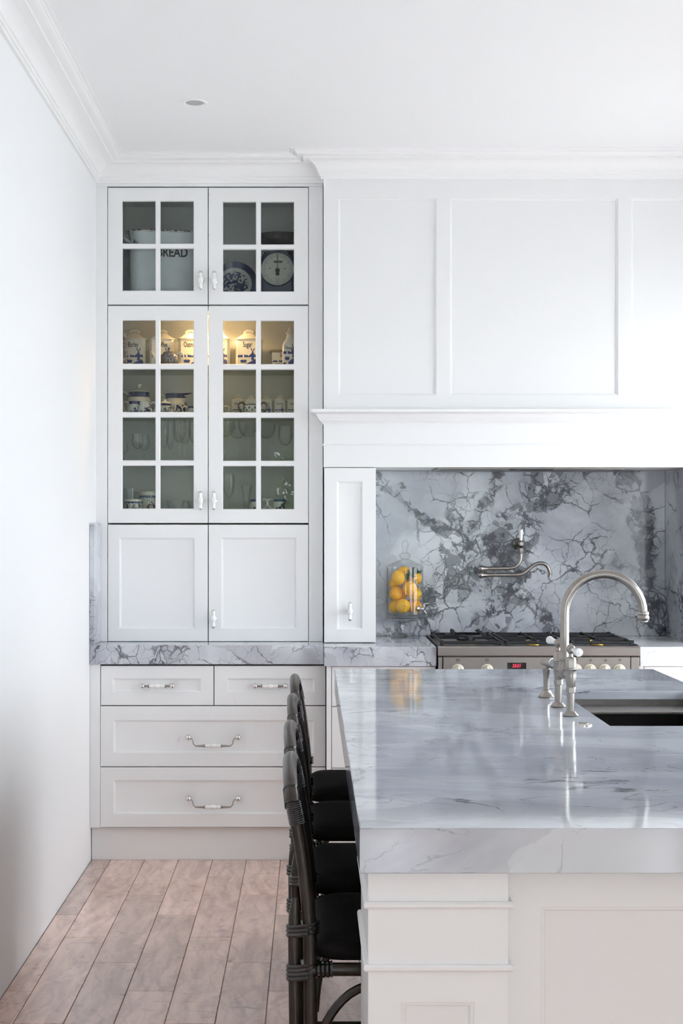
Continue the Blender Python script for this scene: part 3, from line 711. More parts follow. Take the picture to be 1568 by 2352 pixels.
def pg(parent, x, y, z, L_):
    pr = [(0, -L_), (0.0065, -L_), (0.0075, -L_ * 0.75), (0.0078, -L_ * 0.5), (0.0062, -L_ * 0.42), (0.0072, -L_ * 0.36), (0.0095, -L_ * 0.15), (0.0102, 0)]
    pr += [(r, -q) for r, q in pr[-2::-1]]
    MB().lathe(pr, (x, y, z), 16, Matrix.Rotation(PI / 2, 4, 'Y')).build('handle_grip', 'porcelain', parent)
def bar_pull(parent, x, z, y):
    hw = 0.0655
    for s in (-1, 1):
        MB().sphere((x + s * hw, y - 0.02, z), 0.0115, 14, 9).lathe([(0.009, 0), (0.009, 0.003), (0.005, 0.006), (0.005, 0.016)], (x + s * hw, y, z), 14, Matrix.Rotation(PI / 2, 4, 'X')).build('handle_knob', 'chrome', parent)
        MB().lathe([(0.0075, -0.011), (0.0045, -0.004), (0.0042, 0.014), (0.0078, 0.0165), (0.0078, 0.0195), (0, 0.0195)], (x + s * (hw - 0.012), y - 0.021, z - 0.001), 12, Matrix.Rotation(-s * PI / 2, 4, 'Y')).build('handle_sleeve', 'nickel', parent)
    pg(parent, x, y - 0.021, z - 0.001, 0.034)
XDR1 = X(748.5, Y_DR)
DU = thing('drawer_unit', 'white drawer unit of two small over two wide drawers beside the wall', 'drawers', ((XL + XDR1) / 2, Y_DR, 0))
zd_top = 0.8565; zd_bot = Z(1901.5, Y_DR)
MB().box(XL + 0.03, XDR1, Y_DR + 0.022, YB - 0.002, zd_bot, zd_top).build('body', 'gapdark', DU, smooth=False)
MB().box(XL + 0.001, X(230, Y_DR), Y_DR, Y_DR + 0.12, zd_bot, zd_top, 0.0008).build('end_filler', 'white', DU)
MB().box(XL + 0.003, XDR1, 6.2, 6.22, 0.0005, zd_bot - 0.002).build('kickboard', 'white', DU, smooth=False)
MB().box(XL + 0.03, XDR1, 6.22, YB - 0.1, 0.02, zd_bot - 0.002).build('plinth', 'gapdark', DU, smooth=False)
fr = [((231.5, 490), (1529.5, 1619.8), (258, 461), (1558, 1590)), ((492, 747.5), (1529.5, 1619.8), (521, 722), (1558, 1590)),
      ((231, 747.5), (1622, 1760.5), (260, 721), (1654, 1730)), ((230.5, 747.5), (1762.5, 1899.5), (260, 721), (1792, 1870))]
for k, (a, b, c, d) in enumerate(fr):
    mb = MB(); ring_panel(mb, X(a[0], Y_DR), X(a[1], Y_DR), Z(b[1], Y_DR), Z(b[0], Y_DR), Y_DR, 0.021, (X(c[0], Y_DR), X(c[1], Y_DR), Z(d[1], Y_DR), Z(d[0], Y_DR)))
    dr = mb.build('drawer', 'white', DU, angle=20)
    if k < 2: bar_pull(dr, X(361.5 if k == 0 else 620.5, Y_DR), Z(1574.5, Y_DR), Y_DR)
    else: bail(dr, X(490, Y_DR), Z(1692 if k == 2 else 1832, Y_DR), Y_DR)
# base cabinets either side of the cooker
def base_cab(x0, x1, label, y=6.085):
    t = thing('base_cabinet', label, 'cabinet', ((x0 + x1) / 2, y, 0))
    MB().box(x0, x1, y + 0.022, YB - 0.002, 0.135, 0.8565).build('body', 'gapdark', t, smooth=False)
    MB().box(x0, x1, y + 0.04, y + 0.06, 0.0005, 0.134).build('kickboard', 'white', t, smooth=False)
    MB().box(x0, x0 + 0.0205, y, y + 0.0215, 0.136, 0.8555, 0.0008).build('stile', 'white', t)
    z = 0.8535
    for hgt in (0.17, 0.26, 0.28):
        mb = MB(); ring_panel(mb, x0 + 0.023, x1 - 0.002, z - hgt, z, y, 0.021, (x0 + 0.075, x1 - 0.06, z - hgt + 0.05, z - 0.05)); dr = mb.build('drawer', 'white', t, angle=20)
        bar_pull(dr, (x0 + x1) / 2, z - hgt / 2, y); z -= hgt + 0.003
base_cab(XDR1 + 0.001, XR0 - 0.004, 'white base cabinet of drawers between the drawer unit and the cooker')
base_cab(XR1 + 0.004, XH1, 'white base cabinet on the far side of the cooker')

# ------------------------------------------------------------------ cooker
YF = 6.045
RG = thing('range_cooker', 'stainless steel range cooker with gas hob and red clock', 'cooker', ((XR0 + XR1) / 2, YF, 0))
zt = 0.945; zband = 0.902
MB().box(XR0 + 0.003, XR1 - 0.003, YF + 0.02, 6.64, 0.10, zband).build('body', 'darksteel', RG, smooth=False)
mb = MB()
pr = [(YF, zband), (YF - 0.004, zband + 0.004), (YF - 0.005, zt - 0.008), (YF - 0.001, zt - 0.001), (YF + 0.004, zt), (YF + 0.035, zt), (YF + 0.045, zt - 0.008), (6.60, zt - 0.008), (6.615, zt + 0.002), (6.645, zt + 0.002), (6.645, zband)]
mb.loops([[(XR0, y, z) for y, z in pr], [(XR1, y, z) for y, z in pr]])
mb.build('hob_top', 'steel', RG, angle=30)
for x0, x1 in ((XR0 - 0.0002, XR0 + 0.006), (XR1 - 0.006, XR1 + 0.0002)):
    MB().box(x0, x1, YF + 0.03, 6.645, zt - 0.004, zt + 0.003, 0.001).build('side_rail', 'darksteel', RG)
px0, px1 = X(1018, YF), X(1447, YF)
MB().box(px0, px1, YF, YF + 0.021, 0.795, 0.8985, 0.0015).build('control_panel', 'steel', RG)
for a, b in ((XR0 + 0.002, px0 - 0.004), (px1 + 0.004, XR1 - 0.002)):
    MB().box(a, b, YF + 0.002, YF + 0.021, 0.10, 0.8985, 0.0015).build('side_trim', 'steel', RG)
MB().box(XR0 + 0.004, XR1 - 0.004, YF + 0.016, YF + 0.0205, 0.10, 0.901).build('panel_gap', 'black', RG, smooth=False)
dr = MB().box(px0, px1, YF, YF + 0.02, 0.33, 0.785, 0.002).build('oven_door', 'steel', RG)
MB().box(px0 + 0.1, px1 - 0.1, YF - 0.002, YF, 0.42, 0.68).build('oven_window', 'displayblack', dr, smooth=False)
MB().tube([(px0 + 0.04, YF - 0.045, 0.755), (px1 - 0.04, YF - 0.045, 0.755)], 0.011, 12).box(px0 + 0.05, px0 + 0.07, YF - 0.045, YF, 0.748, 0.762).box(px1 - 0.07, px1 - 0.05, YF - 0.045, YF, 0.748, 0.762).build('oven_handle', 'chrome', dr)
MB().box(px0, px1, YF, YF + 0.02, 0.115, 0.322, 0.002).build('storage_drawer', 'steel', RG)
MB().box(XR0 + 0.01, XR1 - 0.01, YF + 0.06, 6.6, 0.0005, 0.10).build('plinth', 'black', RG, smooth=False)
ZK = Z(1539, YF)
for k, px in enumerate((1051, 1118, 1322, 1354.5, 1388, 1421.5)):
    x = X(px, YF); rk = 0.0265 if k < 2 else 0.0262
    kn = MB().lathe([(rk, 0), (rk, 0.004), (rk * 0.93, 0.006), (rk * 0.8, 0.008), (rk * 0.78, 0.022), (rk * 0.7, 0.026), (0, 0.027)], (x, YF, ZK), 28, Matrix.Rotation(PI / 2, 4, 'X')).build('control_knob', 'knobcream', RG)
    MB().box(x - 0.004, x + 0.004, YF - 0.032, YF - 0.026, ZK - rk * 0.72, ZK + rk * 0.72, 0.001).build('knob_grip', 'cream', kn)
    MB().lathe([(0.0018, 0), (0.0018, 0.0006), (0, 0.0006)], (x, YF - 0.0001, Z(1524, YF)), 8, Matrix.Rotation(PI / 2, 4, 'X')).build('indicator_dot', 'ink', RG)
    zi = Z(1516, YF); yi = YF - 0.0004; mb = MB()
    def rr(a, b, c, d): mb.quad((x + a, yi, zi + c), (x + b, yi, zi + c), (x + b, yi, zi + d), (x + a, yi, zi + d))
    if k < 2:
        rr(-0.008, 0.008, 0.004, 0.0055); rr(-0.008, 0.008, -0.0055, -0.004); rr(-0.008, -0.0068, -0.004, 0.004); rr(0.0068, 0.008, -0.004, 0.004)
        if k == 0: rr(-0.0068, 0.0068, -0.0012, 0.0012)
        else: rr(-0.004, -0.0028, -0.003, 0.003); rr(0.0028, 0.004, -0.003, 0.003); rr(-0.001, 0.001, -0.002, 0.002)
    else:
        for q in range(4):
            a, c = (q % 2) * 0.0052 - 0.001, (q // 2) * 0.0052 - 0.0052
            if q == (k + 1) % 4: rr(a, a + 0.0045, c, c + 0.0045)
            else: rr(a, a + 0.0045, c, c + 0.0008); rr(a, a + 0.0045, c + 0.0037, c + 0.0045); rr(a, a + 0.0008, c, c + 0.0045); rr(a + 0.0037, a + 0.0045, c, c + 0.0045)
        rr(-0.008, -0.0025, -0.001, 0.0002)
    mb.build('burner_symbol', 'ink', RG, smooth=False)
dx0, dx1 = X(1164.5, YF), X(1208, YF)
dp = MB().box(dx0, dx1, YF - 0.0015, YF, Z(1548, YF), Z(1522, YF)).build('clock_display', 'displayblack', RG, smooth=False)
text_part('23:21', 0.019, 'led', dp, ((dx0 + dx1) / 2 - 0.001, YF - 0.0022, Z(1529.5, YF)), sx=0.86, bold=0.0002, name='clock_digits', shear=0.2)
# burners and cast-iron pan supports
def burner(x, y, r):
    MB().lathe([(r, 0), (r * 1.0, 0.006), (r * 0.85, 0.010), (0, 0.010)], (x, y, zt - 0.008), 20).build('burner_ring', 'brass', RG)
    MB().lathe([(r * 0.75, 0), (r * 0.75, 0.006), (r * 0.6, 0.008), (0, 0.008)], (x, y, zt + 0.0022), 20).build('burner_cap', 'iron', RG)
bx3 = [XR0 + 0.15, (XR0 + XR1) / 2, XR1 - 0.15]
for k, x in enumerate(bx3):
    if k == 0: burner(x, 6.33, 0.055)
    else: burner(x, 6.21, 0.034); burner(x, 6.46, 0.04)
for k, x in enumerate(bx3):
    mb = MB(); hw = 0.128; y0, y1 = 6.10, 6.575; zb_, zt_ = zt + 0.004, zt + 0.017
    for yy in (y0, y1): mb.box(x - hw, x + hw, yy - 0.006, yy + 0.006, zb_, zt_, 0.002)
    for xx_ in (x - hw, x + hw): mb.box(xx_ - 0.006, xx_ + 0.006, y0, y1, zb_, zt_, 0.002)
    if k: mb.box(x - hw, x + hw, 6.332, 6.344, zb_, zt_, 0.002)
    for yc in ((6.33,) if k == 0 else (6.21, 6.46)):
        for a in range(4):
            ax, ay = ((1, 0), (0, 1), (-1, 0), (0, -1))[a]
            r0, r1 = 0.03, (hw if ax else (0.23 if k == 0 else 0.118))
            if ax: mb.box(min(x + ax * r0, x + ax * r1), max(x + ax * r0, x + ax * r1), yc - 0.005, yc + 0.005, zb_ + 0.004, zt_ + 0.004, 0.0015)
            else: mb.box(x - 0.005, x + 0.005, min(yc + ay * r0, yc + ay * r1), max(yc + ay * r0, yc + ay * r1), zb_ + 0.004, zt_ + 0.004, 0.0015)
    for xx_ in (x - hw, x + hw):
        for yy in (y0, y1): mb.box(xx_ - 0.008, xx_ + 0.008, yy - 0.008, yy + 0.008, zt - 0.0075, zt_ + 0.003, 0.002)
    mb.build('pan_support', 'iron', RG)
# wok ring with upright prongs on the left burner
mb = MB(); x, y = bx3[0], 6.33; R_ = 0.085
mb.lathe([(R_, 0), (R_ + 0.008, 0.001), (R_ + 0.008, 0.009), (R_, 0.010), (R_ - 0.004, 0.005), (R_, 0)], (x, y, zt + 0.0215), 32)
for a in range(4):
    t = a * PI / 2 + 0.75
    cx_, cy_ = x + R_ * math.cos(t), y + R_ * math.sin(t)
    mb.box(cx_ - 0.006, cx_ + 0.006, cy_ - 0.006, cy_ + 0.006, zt + 0.022, zt + 0.048, 0.0025)
    mb.box(cx_ - 0.006 - 0.012 * math.cos(t), cx_ + 0.006 - 0.012 * math.cos(t), cy_ - 0.004, cy_ + 0.004, zt + 0.036, zt + 0.044, 0.002)
tag(mb.build('wok_ring', 'iron'), 'black cast-iron wok ring with upright prongs on the hob', 'wok ring')
mb = None

# ------------------------------------------------------------------ wall-mounted pot filler
YPF = 6.575
def PF(px, py, y=YPF): return (X(px, y), y, Z(py, y))
PT = thing('pot_filler', 'folding brushed-nickel pot filler tap on the marble splashback', 'tap', (X(1191, Y_SPL), Y_SPL, Z(1250, Y_SPL)))
cx, cz = X(1192, 6.62), Z(1249, 6.62)
MB().lathe([(0.029, 0), (0.029, 0.003), (0.026, 0.008), (0.018, 0.016), (0.013, 0.03), (0.013, 0.06)], (cx, Y_SPL - 0.0005, cz), 28, Matrix.Rotation(PI / 2, 4, 'X')).build('wall_rose', 'nickel', PT)
p0 = PF(1196, 1249)
mb = MB().sphere(p0, 0.0155, 18, 12); mb.tube([p0, (p0[0], p0[1] - 0.022, p0[2])], [0.012, 0.009], 14); mb.build('valve_body', 'nickel', PT)
MB().lathe([(0.0075, 0.012), (0.0075, 0.018), (0, 0.018)], p0, 16).build('lever_collar', 'nickel', PT)
MB().lathe([(0, 0.018), (0.007, 0.018), (0.0095, 0.05), (0.0102, 0.062), (0.009, 0.065), (0, 0.0655)], p0, 18).lathe([], p0).build('lever_grip', 'porcelain', PT)
MB().lathe([(0, 0.0655), (0.0065, 0.0655), (0.006, 0.068), (0, 0.069)], p0, 14).build('lever_cap', 'nickel', PT)
MB().lathe([(0.0115, 0.006), (0.0125, 0), (0.0125, -0.012), (0.010, -0.019), (0.0085, -0.022)], (p0[0], p0[1], Z(1262, YPF)), 6).build('hex_nut', 'nickel', PT)
j0 = PF(1104, 1306); j1 = PF(1104, 1321)
MB().tube(crv([(p0[0], YPF, Z(1265, YPF)), (p0[0] - 0.0005, YPF, Z(1282, YPF)), PF(1192, 1293), PF(1184, 1302), PF(1172, 1305), PF(1150, 1305.5), j0], 6), 0.0085, 14).build('upper_arm', 'nickel', PT)
MB().sphere(j0, 0.0155, 18, 12).lathe([(0.0135, 0.006), (0.0115, 0.016), (0.0085, 0.030)], j0, 18, Matrix.Rotation(PI / 2, 4, 'Y')).build('joint', 'nickel', PT)
MB().sphere(j1, 0.0155, 18, 12).lathe([(0.0135, 0.006), (0.0115, 0.016), (0.0085, 0.030)], j1, 18, Matrix.Rotation(PI / 2, 4, 'Y')).build('joint', 'nickel', PT)
MB().tube(crv([j1, PF(1150, 1320.5), PF(1190, 1320), PF(1203, 1316), PF(1222, 1301), PF(1234, 1294.5), PF(1246, 1294), PF(1257, 1301), PF(1262, 1314)], 6), 0.0085, 14).build('lower_arm', 'nickel', PT)
e = PF(1262.5, 1315)
MB().lathe([(0.0088, 0.006), (0.0105, 0.003), (0.0105, -0.002), (0.0092, -0.005), (0.0092, -0.018), (0.006, -0.018)], e, 18).build('nozzle', 'nickel', PT)

# ------------------------------------------------------------------ glass jar of lemons
JX, JY = X(930, 6.55), 6.55
JR = thing('glass_jar', 'lidded glass drink jar with a chrome tap on a footed stand', 'jar', (JX, JY, ZB))
zj0, zj1 = 1.046, 1.264
J = (JX, JY, 0)
MB().lathe([(0, ZB + 0.0008), (0.068, ZB + 0.0008), (0.070, ZB + 0.004), (0.045, ZB + 0.016), (0.026, ZB + 0.024), (0.022, ZB + 0.032), (0.027, ZB + 0.045), (0.028, ZB + 0.058), (0.022, ZB + 0.068), (0.030, ZB + 0.074), (0.058, ZB + 0.078), (0.060, ZB + 0.090), (0, ZB + 0.090)], J, 20).build('footed_stand', 'cutcrystal', JR, angle=20)
MB().lathe([(0, ZB + 0.0905), (0.060, ZB + 0.0905), (0.086, ZB + 0.094), (0.090, ZB + 0.100), (0.090, ZB + 0.105), (0.083, ZB + 0.104), (0.0, ZB + 0.104)], J, 36).build('stand_plate', 'cutcrystal', JR)
MB().lathe([(0, zj0 - 0.0008), (0.080, zj0 - 0.0008), (0.084, zj0 + 0.003), (0.084, zj1), (0.0815, zj1), (0.0815, zj0 + 0.007), (0, zj0 + 0.005)], J, 48).build('jar_body', 'crystal', JR)
MB().lathe([(0.080, zj1 + 0.001), (0.086, zj1 + 0.001), (0.087, zj1 + 0.004), (0.078, zj1 + 0.010), (0.030, zj1 + 0.032), (0.022, zj1 + 0.037), (0.0, zj1 + 0.037)], J, 48).build('lid', 'crystal', JR)
MB().lathe([(0.010, zj1 + 0.037), (0.022, zj1 + 0.042), (0.0275, zj1 + 0.052), (0.024, zj1 + 0.062), (0.012, zj1 + 0.069), (0.009, zj1 + 0.074), (0.013, zj1 + 0.086), (0.0165, zj1 + 0.102), (0.015, zj1 + 0.114), (0.008, zj1 + 0.126), (0, zj1 + 0.132)], J, 12).build('finial', 'cutcrystal', JR, angle=10)
tx, ty, tz = JX + 0.060, JY - 0.062, 1.078
tapm = Matrix.Rotation(math.radians(-40), 4, 'Z') @ Matrix.Rotation(PI / 2, 4, 'Y')
tdir = Vector((math.cos(math.radians(-40)), math.sin(math.radians(-40)), 0)); tp = Vector((tx, ty, tz))
mb = MB().lathe([(0.013, -0.006), (0.0145, 0.0), (0.010, 0.004), (0.006, 0.006), (0.006, 0.02), (0.0095, 0.022), (0.0095, 0.034), (0, 0.036)], tp, 16, tapm)
q = tp + tdir * 0.028
mb.tube([q, q + Vector((0.004, -0.004, -0.012)), q + Vector((0.012, -0.010, -0.022))], [0.0055, 0.005, 0.004], 10); mb.build('spigot', 'chrome', JR)
mb = MB().tube([q, q + Vector((0, 0, 0.022))], 0.0035, 8); mb.tube([q + Vector((-0.004, 0, 0.022)), q + Vector((0.022, -0.004, 0.024))], [0.0035, 0.003], 8); mb.build('spigot_lever', 'chrome', JR)
# lemons: pixel centre in the photograph, distance offset from the jar axis, radius, tilt
def lemon_mesh():
    mb = MB(); n = 18; prof = []
    for i in range(n + 1):
        t = PI * i / n; z = -math.cos(t) * 1.08; r = math.sin(t) ** 0.92 if 0 < i < n else 0
        if i == n - 2: r *= 0.86; z += 0.03
        if i == n - 1: z += 0.13; r *= 0.8
        if i == n: z += 0.19
        if i == 0: z -= 0.03
        prof.append((r, z))
    mb.lathe(prof, (0, 0, 0), 22); bmesh.ops.recalc_face_normals(mb.bm, faces=mb.bm.faces)
    me = bpy.data.meshes.new('lemon'); mb.bm.to_mesh(me); mb.bm.free()
    me.polygons.foreach_set('use_smooth', [True] * len(me.polygons)); me.materials.append(M['lemon']); return me
LM = lemon_mesh()
lem = [(921, 1395, -0.024, 0.0340, 1.4, 0.3), (899, 1397, 0.020, 0.030, 0.6, 1.0), (956, 1391, -0.018, 0.0285, 0.5, 2.0), (941, 1398, 0.040, 0.030, 1.0, 0.2),
       (904, 1367, -0.028, 0.0305, 0.7, 2.6), (929, 1372, 0.016, 0.031, 1.2, 1.2), (936, 1353, -0.030, 0.0335, 0.9, 0.4), (960, 1365, 0.012, 0.0290, 0.5, 1.6),
       (907, 1336, -0.016, 0.0320, 0.5, 5.4), (897, 1350, 0.034, 0.028, 0.8, 0.8), (919, 1319, 0.020, 0.0300, 1.1, 1.9), (961, 1336, 0.024, 0.0280, 0.4, 0.6), (938, 1330, 0.042, 0.029, 0.2, 0.4)]
pos = []
for (px, py, dy, r, a, b) in lem:
    y = JY + dy; pos.append([Vector((X(px, y), y, Z(py, y))), r])
for it in range(500):                     # let them settle clear of each other and of the glass
    for i_ in range(len(pos)):
        for j_ in range(i_):
            d_ = pos[i_][0] - pos[j_][0]; need = (pos[i_][1] + pos[j_][1]) * 1.07 - d_.length
            if need > 0:
                d_.normalize(); pos[i_][0] += d_ * need * 0.5; pos[j_][0] -= d_ * need * 0.5
    for p in pos:
        lim = 0.0795 - p[1] * 1.04; q = Vector((p[0].x - JX, p[0].y - JY)); 
        if q.length > lim: q = q.normalized() * lim; p[0].x, p[0].y = JX + q.x, JY + q.y
        p[0].z = min(max(p[0].z, zj0 + 0.007 + p[1] * 1.04), zj1 + 0.006 - p[1] * 1.04)
for (p, r), (px, py, dy, _r, a, b) in zip(pos, lem):
    o = bpy.data.objects.new('lemon', LM); COL.objects.link(o)
    o.location = p; o.scale = (r * 0.96,) * 3; o.rotation_euler = (a, 0.0, b)
    tag(o, 'ripe yellow lemon stacked inside the glass jar', 'lemon', 'lemons in the glass jar')
SPG = thing('leaf_sprig', 'sprig of dark green citrus leaves among the lemons in the jar', 'leaves', (X(950, JY), JY - 0.02, Z(1335, JY)))
def leaf(cx, cy, cz, L_, W_, rx, ry, rz):
    mt = Matrix.Translation((cx, cy, cz)) @ Matrix.Rotation(rz, 4, 'Z') @ Matrix.Rotation(ry, 4, 'Y') @ Matrix.Rotation(rx, 4, 'X')
    mb = MB(); n = 8; rows_ = []
    for i in range(n + 1):
        t = i / n; w = W_ * math.sin(PI * min(0.97, 0.03 + t * 0.94)) ** 0.8
        rows_.append([mt @ Vector((-w, 0.006 + 0.008 * math.sin(t * 3), t * L_)), mt @ Vector((0, 0.008 * math.sin(t * 3), t * L_)), mt @ Vector((w, 0.006 + 0.008 * math.sin(t * 3), t * L_))])
    mb.loops(rows_, False, False, closed=False); mb.build('leaf', 'leaf', SPG, normals=False)
for px, py, dy, L_, W_, ry, rz in ((932, 1334, -0.050, 0.034, 0.012, 0.35, 0.2), (948, 1326, -0.045, 0.040, 0.014, -0.5, -0.3), (958, 1332, -0.030, 0.045, 0.014, 0.1, 0.4), (966, 1330, -0.020, 0.042, 0.012, 0.25, 0.9), (940, 1312, -0.010, 0.040, 0.012, 1.3, 0.1), (958, 1348, -0.036, 0.036, 0.007, -0.1, 0.5), (952, 1318, -0.030, 0.03, 0.011, -1.1, 0.2)):
    y = JY + dy; leaf(X(px, y), y, Z(py, y), L_, W_, 0.1, ry, rz)
MB().tube(crv([(X(936, JY), JY - 0.03, Z(1336, JY)), (X(948, JY), JY - 0.035, Z(1325, JY)), (X(960, JY), JY - 0.025, Z(1322, JY))], 4), 0.0018, 6).build('stalk', 'stem', SPG)

# ------------------------------------------------------------------ island
SK = (0.775, 1.165, 3.688, 4.452)     # sink opening X0 X1 Y0 Y1
ZI0 = 0.862
def rxy(x0, x1, y0, y1, z, i=0.0): return [(x0 + i, y0 + i, z), (x1 - i, y0 + i, z), (x1 - i, y1 - i, z), (x0 + i, y1 - i, z)]
mb = MB(); O_ = (I_X0, I_X1, I_Y0, I_Y1)
mb.loops([rxy(*SK, ZB - 0.025), rxy(*SK, ZB - 0.001), rxy(*SK, ZB, -0.001), rxy(*O_, ZB, 0.002), rxy(*O_, ZB - 0.002), rxy(*O_, ZI0 + 0.0015), rxy(*O_, ZI0, 0.0015), rxy(*O_, ZI0, 0.03), rxy(*O_, ZB - 0.025, 0.03), rxy(*SK, ZB - 0.025)], False, False)
bmesh.ops.remove_doubles(mb.bm, verts=mb.bm.verts, dist=1e-6)
tag(mb.build('island_benchtop', 'island', angle=20), 'large polished grey veined stone island top with a sink cut-out', 'island top')
IS = thing('kitchen_island', 'white panelled kitchen island base with beaded corner pilaster', 'island', (0.66, 2.5, 0))
PD = 2.472                    # face of the pilaster
pxa, pxb = X(845, PD), X(1168, PD)
mb = MB(); zt_i = ZI0 - 0.0005
# pilaster column with a sunk panel low down
zpan = Z(2302, PD); ia = (X(921, PD), X(1089, PD), 0.16, zpan)
ring_panel(mb, pxa, pxb, 0.0005, zt_i, PD, 0.35, ia, md=0.010, mw=0.014)
mb.build('pilaster', 'white', IS, angle=20)
for zz in (Z(2080, PD - 0.006), Z(2225, PD - 0.006)):
    mb = MB(); r = 0.0062
    prof = [(0, zz - r), (r * 0.8, zz - r), (r * 1.25, zz - r * 0.4), (r * 1.25, zz + r * 0.4), (r * 0.8, zz + r), (0, zz + r)]
    sweep(mb, [(pxa, PD + 0.35), (pxa, PD), (pxb, PD), (pxb, PD + 0.028)], prof)
    mb.build('bead', 'white', IS)
ED = 2.502
pxr = I_X1 - 0.012
mb = MB(); mb.box(pxr - (pxb - pxa), pxr, PD, PD + 0.35, 0.0005, zt_i, 0.0015); mb.build('pilaster', 'white', IS)
mb = MB(); ring_panel(mb, pxb, pxr - (pxb - pxa), 0.0005, zt_i, ED, 0.02, (X(1242, ED), pxr - (pxb - pxa) - (X(1242, ED) - pxb), 0.16, Z(2083, ED)), md=0.009, mw=0.013)
mb.build('end_panel', 'white', IS, angle=20)
mb = MB(); bx0, bx1 = 0.47, I_X1 - 0.02
mb.box(bx0, bx0 + 0.02, PD + 0.35, I_Y1 - 0.03, 0.0005, zt_i); mb.build('seating_panel', 'white', IS, smooth=False)
mb = MB(); mb.box(bx1 - 0.02, bx1, PD + 0.35, I_Y1 - 0.03, 0.0005, zt_i); mb.build('working_panel', 'white', IS, smooth=False)
mb = MB(); mb.box(bx0, bx1, I_Y1 - 0.03, I_Y1 - 0.01, 0.0005, zt_i); mb.build('end_panel', 'white', IS, smooth=False)
mb = MB(); mb.box(bx0 + 0.02, bx1 - 0.02, PD + 0.35, I_Y1 - 0.03, 0.05, 0.07); mb.build('base_board', 'gapdark', IS, smooth=False)

# sink
S_ = thing('kitchen_sink', 'undermounted stainless steel sink let into the island top', 'sink', (0.97, 4.07, 0.70))
s0, s1, s2, s3 = SK; zr = ZB - 0.0255
mb = MB()
mb.loops([rxy(s0 - 0.02, s1 + 0.02, s2 - 0.02, s3 + 0.02, zr), rxy(s0 + 0.002, s1 - 0.002, s2 + 0.002, s3 - 0.002, zr), rxy(s0 + 0.004, s1 - 0.004, s2 + 0.004, s3 - 0.004, zr - 0.026),
          rxy(s0 + 0.016, s1 - 0.016, s2 + 0.016, s3 - 0.016, zr - 0.028), rxy(s0 + 0.018, s1 - 0.018, s2 + 0.018, s3 - 0.018, zr - 0.19), rxy(s0 + 0.04, s1 - 0.04, s2 + 0.04, s3 - 0.04, zr - 0.21)], False, True)
mb.build('basin', 'sinksteel', S_, angle=30)
MB().lathe([(0.05, 0), (0.045, 0.003), (0.03, 0.001), (0, 0.001)], (0.97, 4.07, zr - 0.2095), 24).build('drain', 'chrome', S_)
MB().box(s0 + 0.006, s1 - 0.006, s3 - 0.16, s3 - 0.006, zr - 0.0275, zr - 0.0165, 0.003).build('ledge_tray', 'steel', S_)

# ------------------------------------------------------------------ bridge tap on the island
FX = 0.7065; FYa, FYb, FYs = 3.877, 4.070, 3.972
TP = thing('bridge_tap', 'brushed-nickel bridge tap with tall swan-neck spout beside the sink', 'tap', (FX, FYs, ZB))
for y, ldir in ((FYa, Vector((0.22, -0.97, -0.10))), (FYb, Vector((-0.30, 0.95, 0.08)))):
    c = (FX, y, 0)
    pl_ = MB().lathe([(0, ZB + 0.0004), (0.0205, ZB + 0.0004), (0.0215, ZB + 0.003), (0.0195, ZB + 0.006), (0.0165, ZB + 0.008), (0.0135, ZB + 0.012), (0.0108, ZB + 0.014), (0.0108, 1.006)], c, 24).build('pillar', 'nickel', TP)
    MB().lathe([(0.0108, 1.003), (0.0135, 1.005), (0.0135, 1.018), (0.0115, 1.0205)], c, 6).build('hex_nut', 'nickel', TP, angle=20)
    MB().lathe([(0.0115, 1.018), (0.0125, 1.024), (0.0145, 1.040), (0.0150, 1.052), (0.0140, 1.064), (0.0150, 1.066), (0.0165, 1.068), (0.0165, 1.071), (0.0145, 1.072)], c, 24).build('valve_barrel', 'nickel', TP)
    MB().lathe([(0.0148, 1.071), (0.0148, 1.092), (0.0125, 1.1), (0.009, 1.1015)], c, 6).build('hex_bonnet', 'nickel', TP, angle=20)
    b_ = Vector((FX, y, 1.123))
    mb = MB().lathe([(0.0075, 1.1), (0.006, 1.104), (0.006, 1.110), (0.009, 1.114)], c, 18).sphere(b_, 0.0125, 16, 10); mb.lathe([(0.003, 0.011), (0.004, 0.014), (0.0, 0.0165)], b_, 10); mb.build('lever_ball', 'nickel', TP)
    ldir = ldir.normalized(); rm = ldir.to_track_quat('Z', 'Y').to_matrix().to_4x4()
    MB().lathe([(0.0075, 0.010), (0.0075, 0.014), (0.006, 0.016)], b_, 14, rm).build('lever_collar', 'nickel', TP)
    MB().lathe([(0, 0.015), (0.0062, 0.016), (0.0085, 0.036), (0.0115, 0.050), (0.0118, 0.055), (0.0095, 0.058), (0.004, 0.0585), (0.0035, 0.0605), (0, 0.061)], b_, 18, rm).build('lever_grip', 'porcelain', TP)
MB().tube([(FX, FYa, 1.050), (FX, FYb, 1.050)], 0.0105, 16).build('bridge', 'nickel', TP)
c = (FX, FYs, 0)
MB().lathe([(0, 1.031), (0.010, 1.033), (0.0165, 1.042), (0.0185, 1.055), (0.0180, 1.070), (0.0160, 1.080), (0.0170, 1.083), (0.0170, 1.086), (0.0145, 1.088), (0.0135, 1.105)], c, 24).build('spout_base', 'nickel', TP)
RA = 0.1095; zc_ = 1.2145
pts = [(FX, FYs, 1.085), (FX, FYs, 1.15), (FX, FYs, zc_)] + [(FX + RA - RA * math.cos(t * PI / 20), FYs, zc_ + RA * math.sin(t * PI / 20)) for t in range(1, 21)] + [(FX + 2 * RA + 0.001, FYs, zc_ - 0.008)]
MB().tube(pts, 0.0125, 18).build('spout', 'nickel', TP)
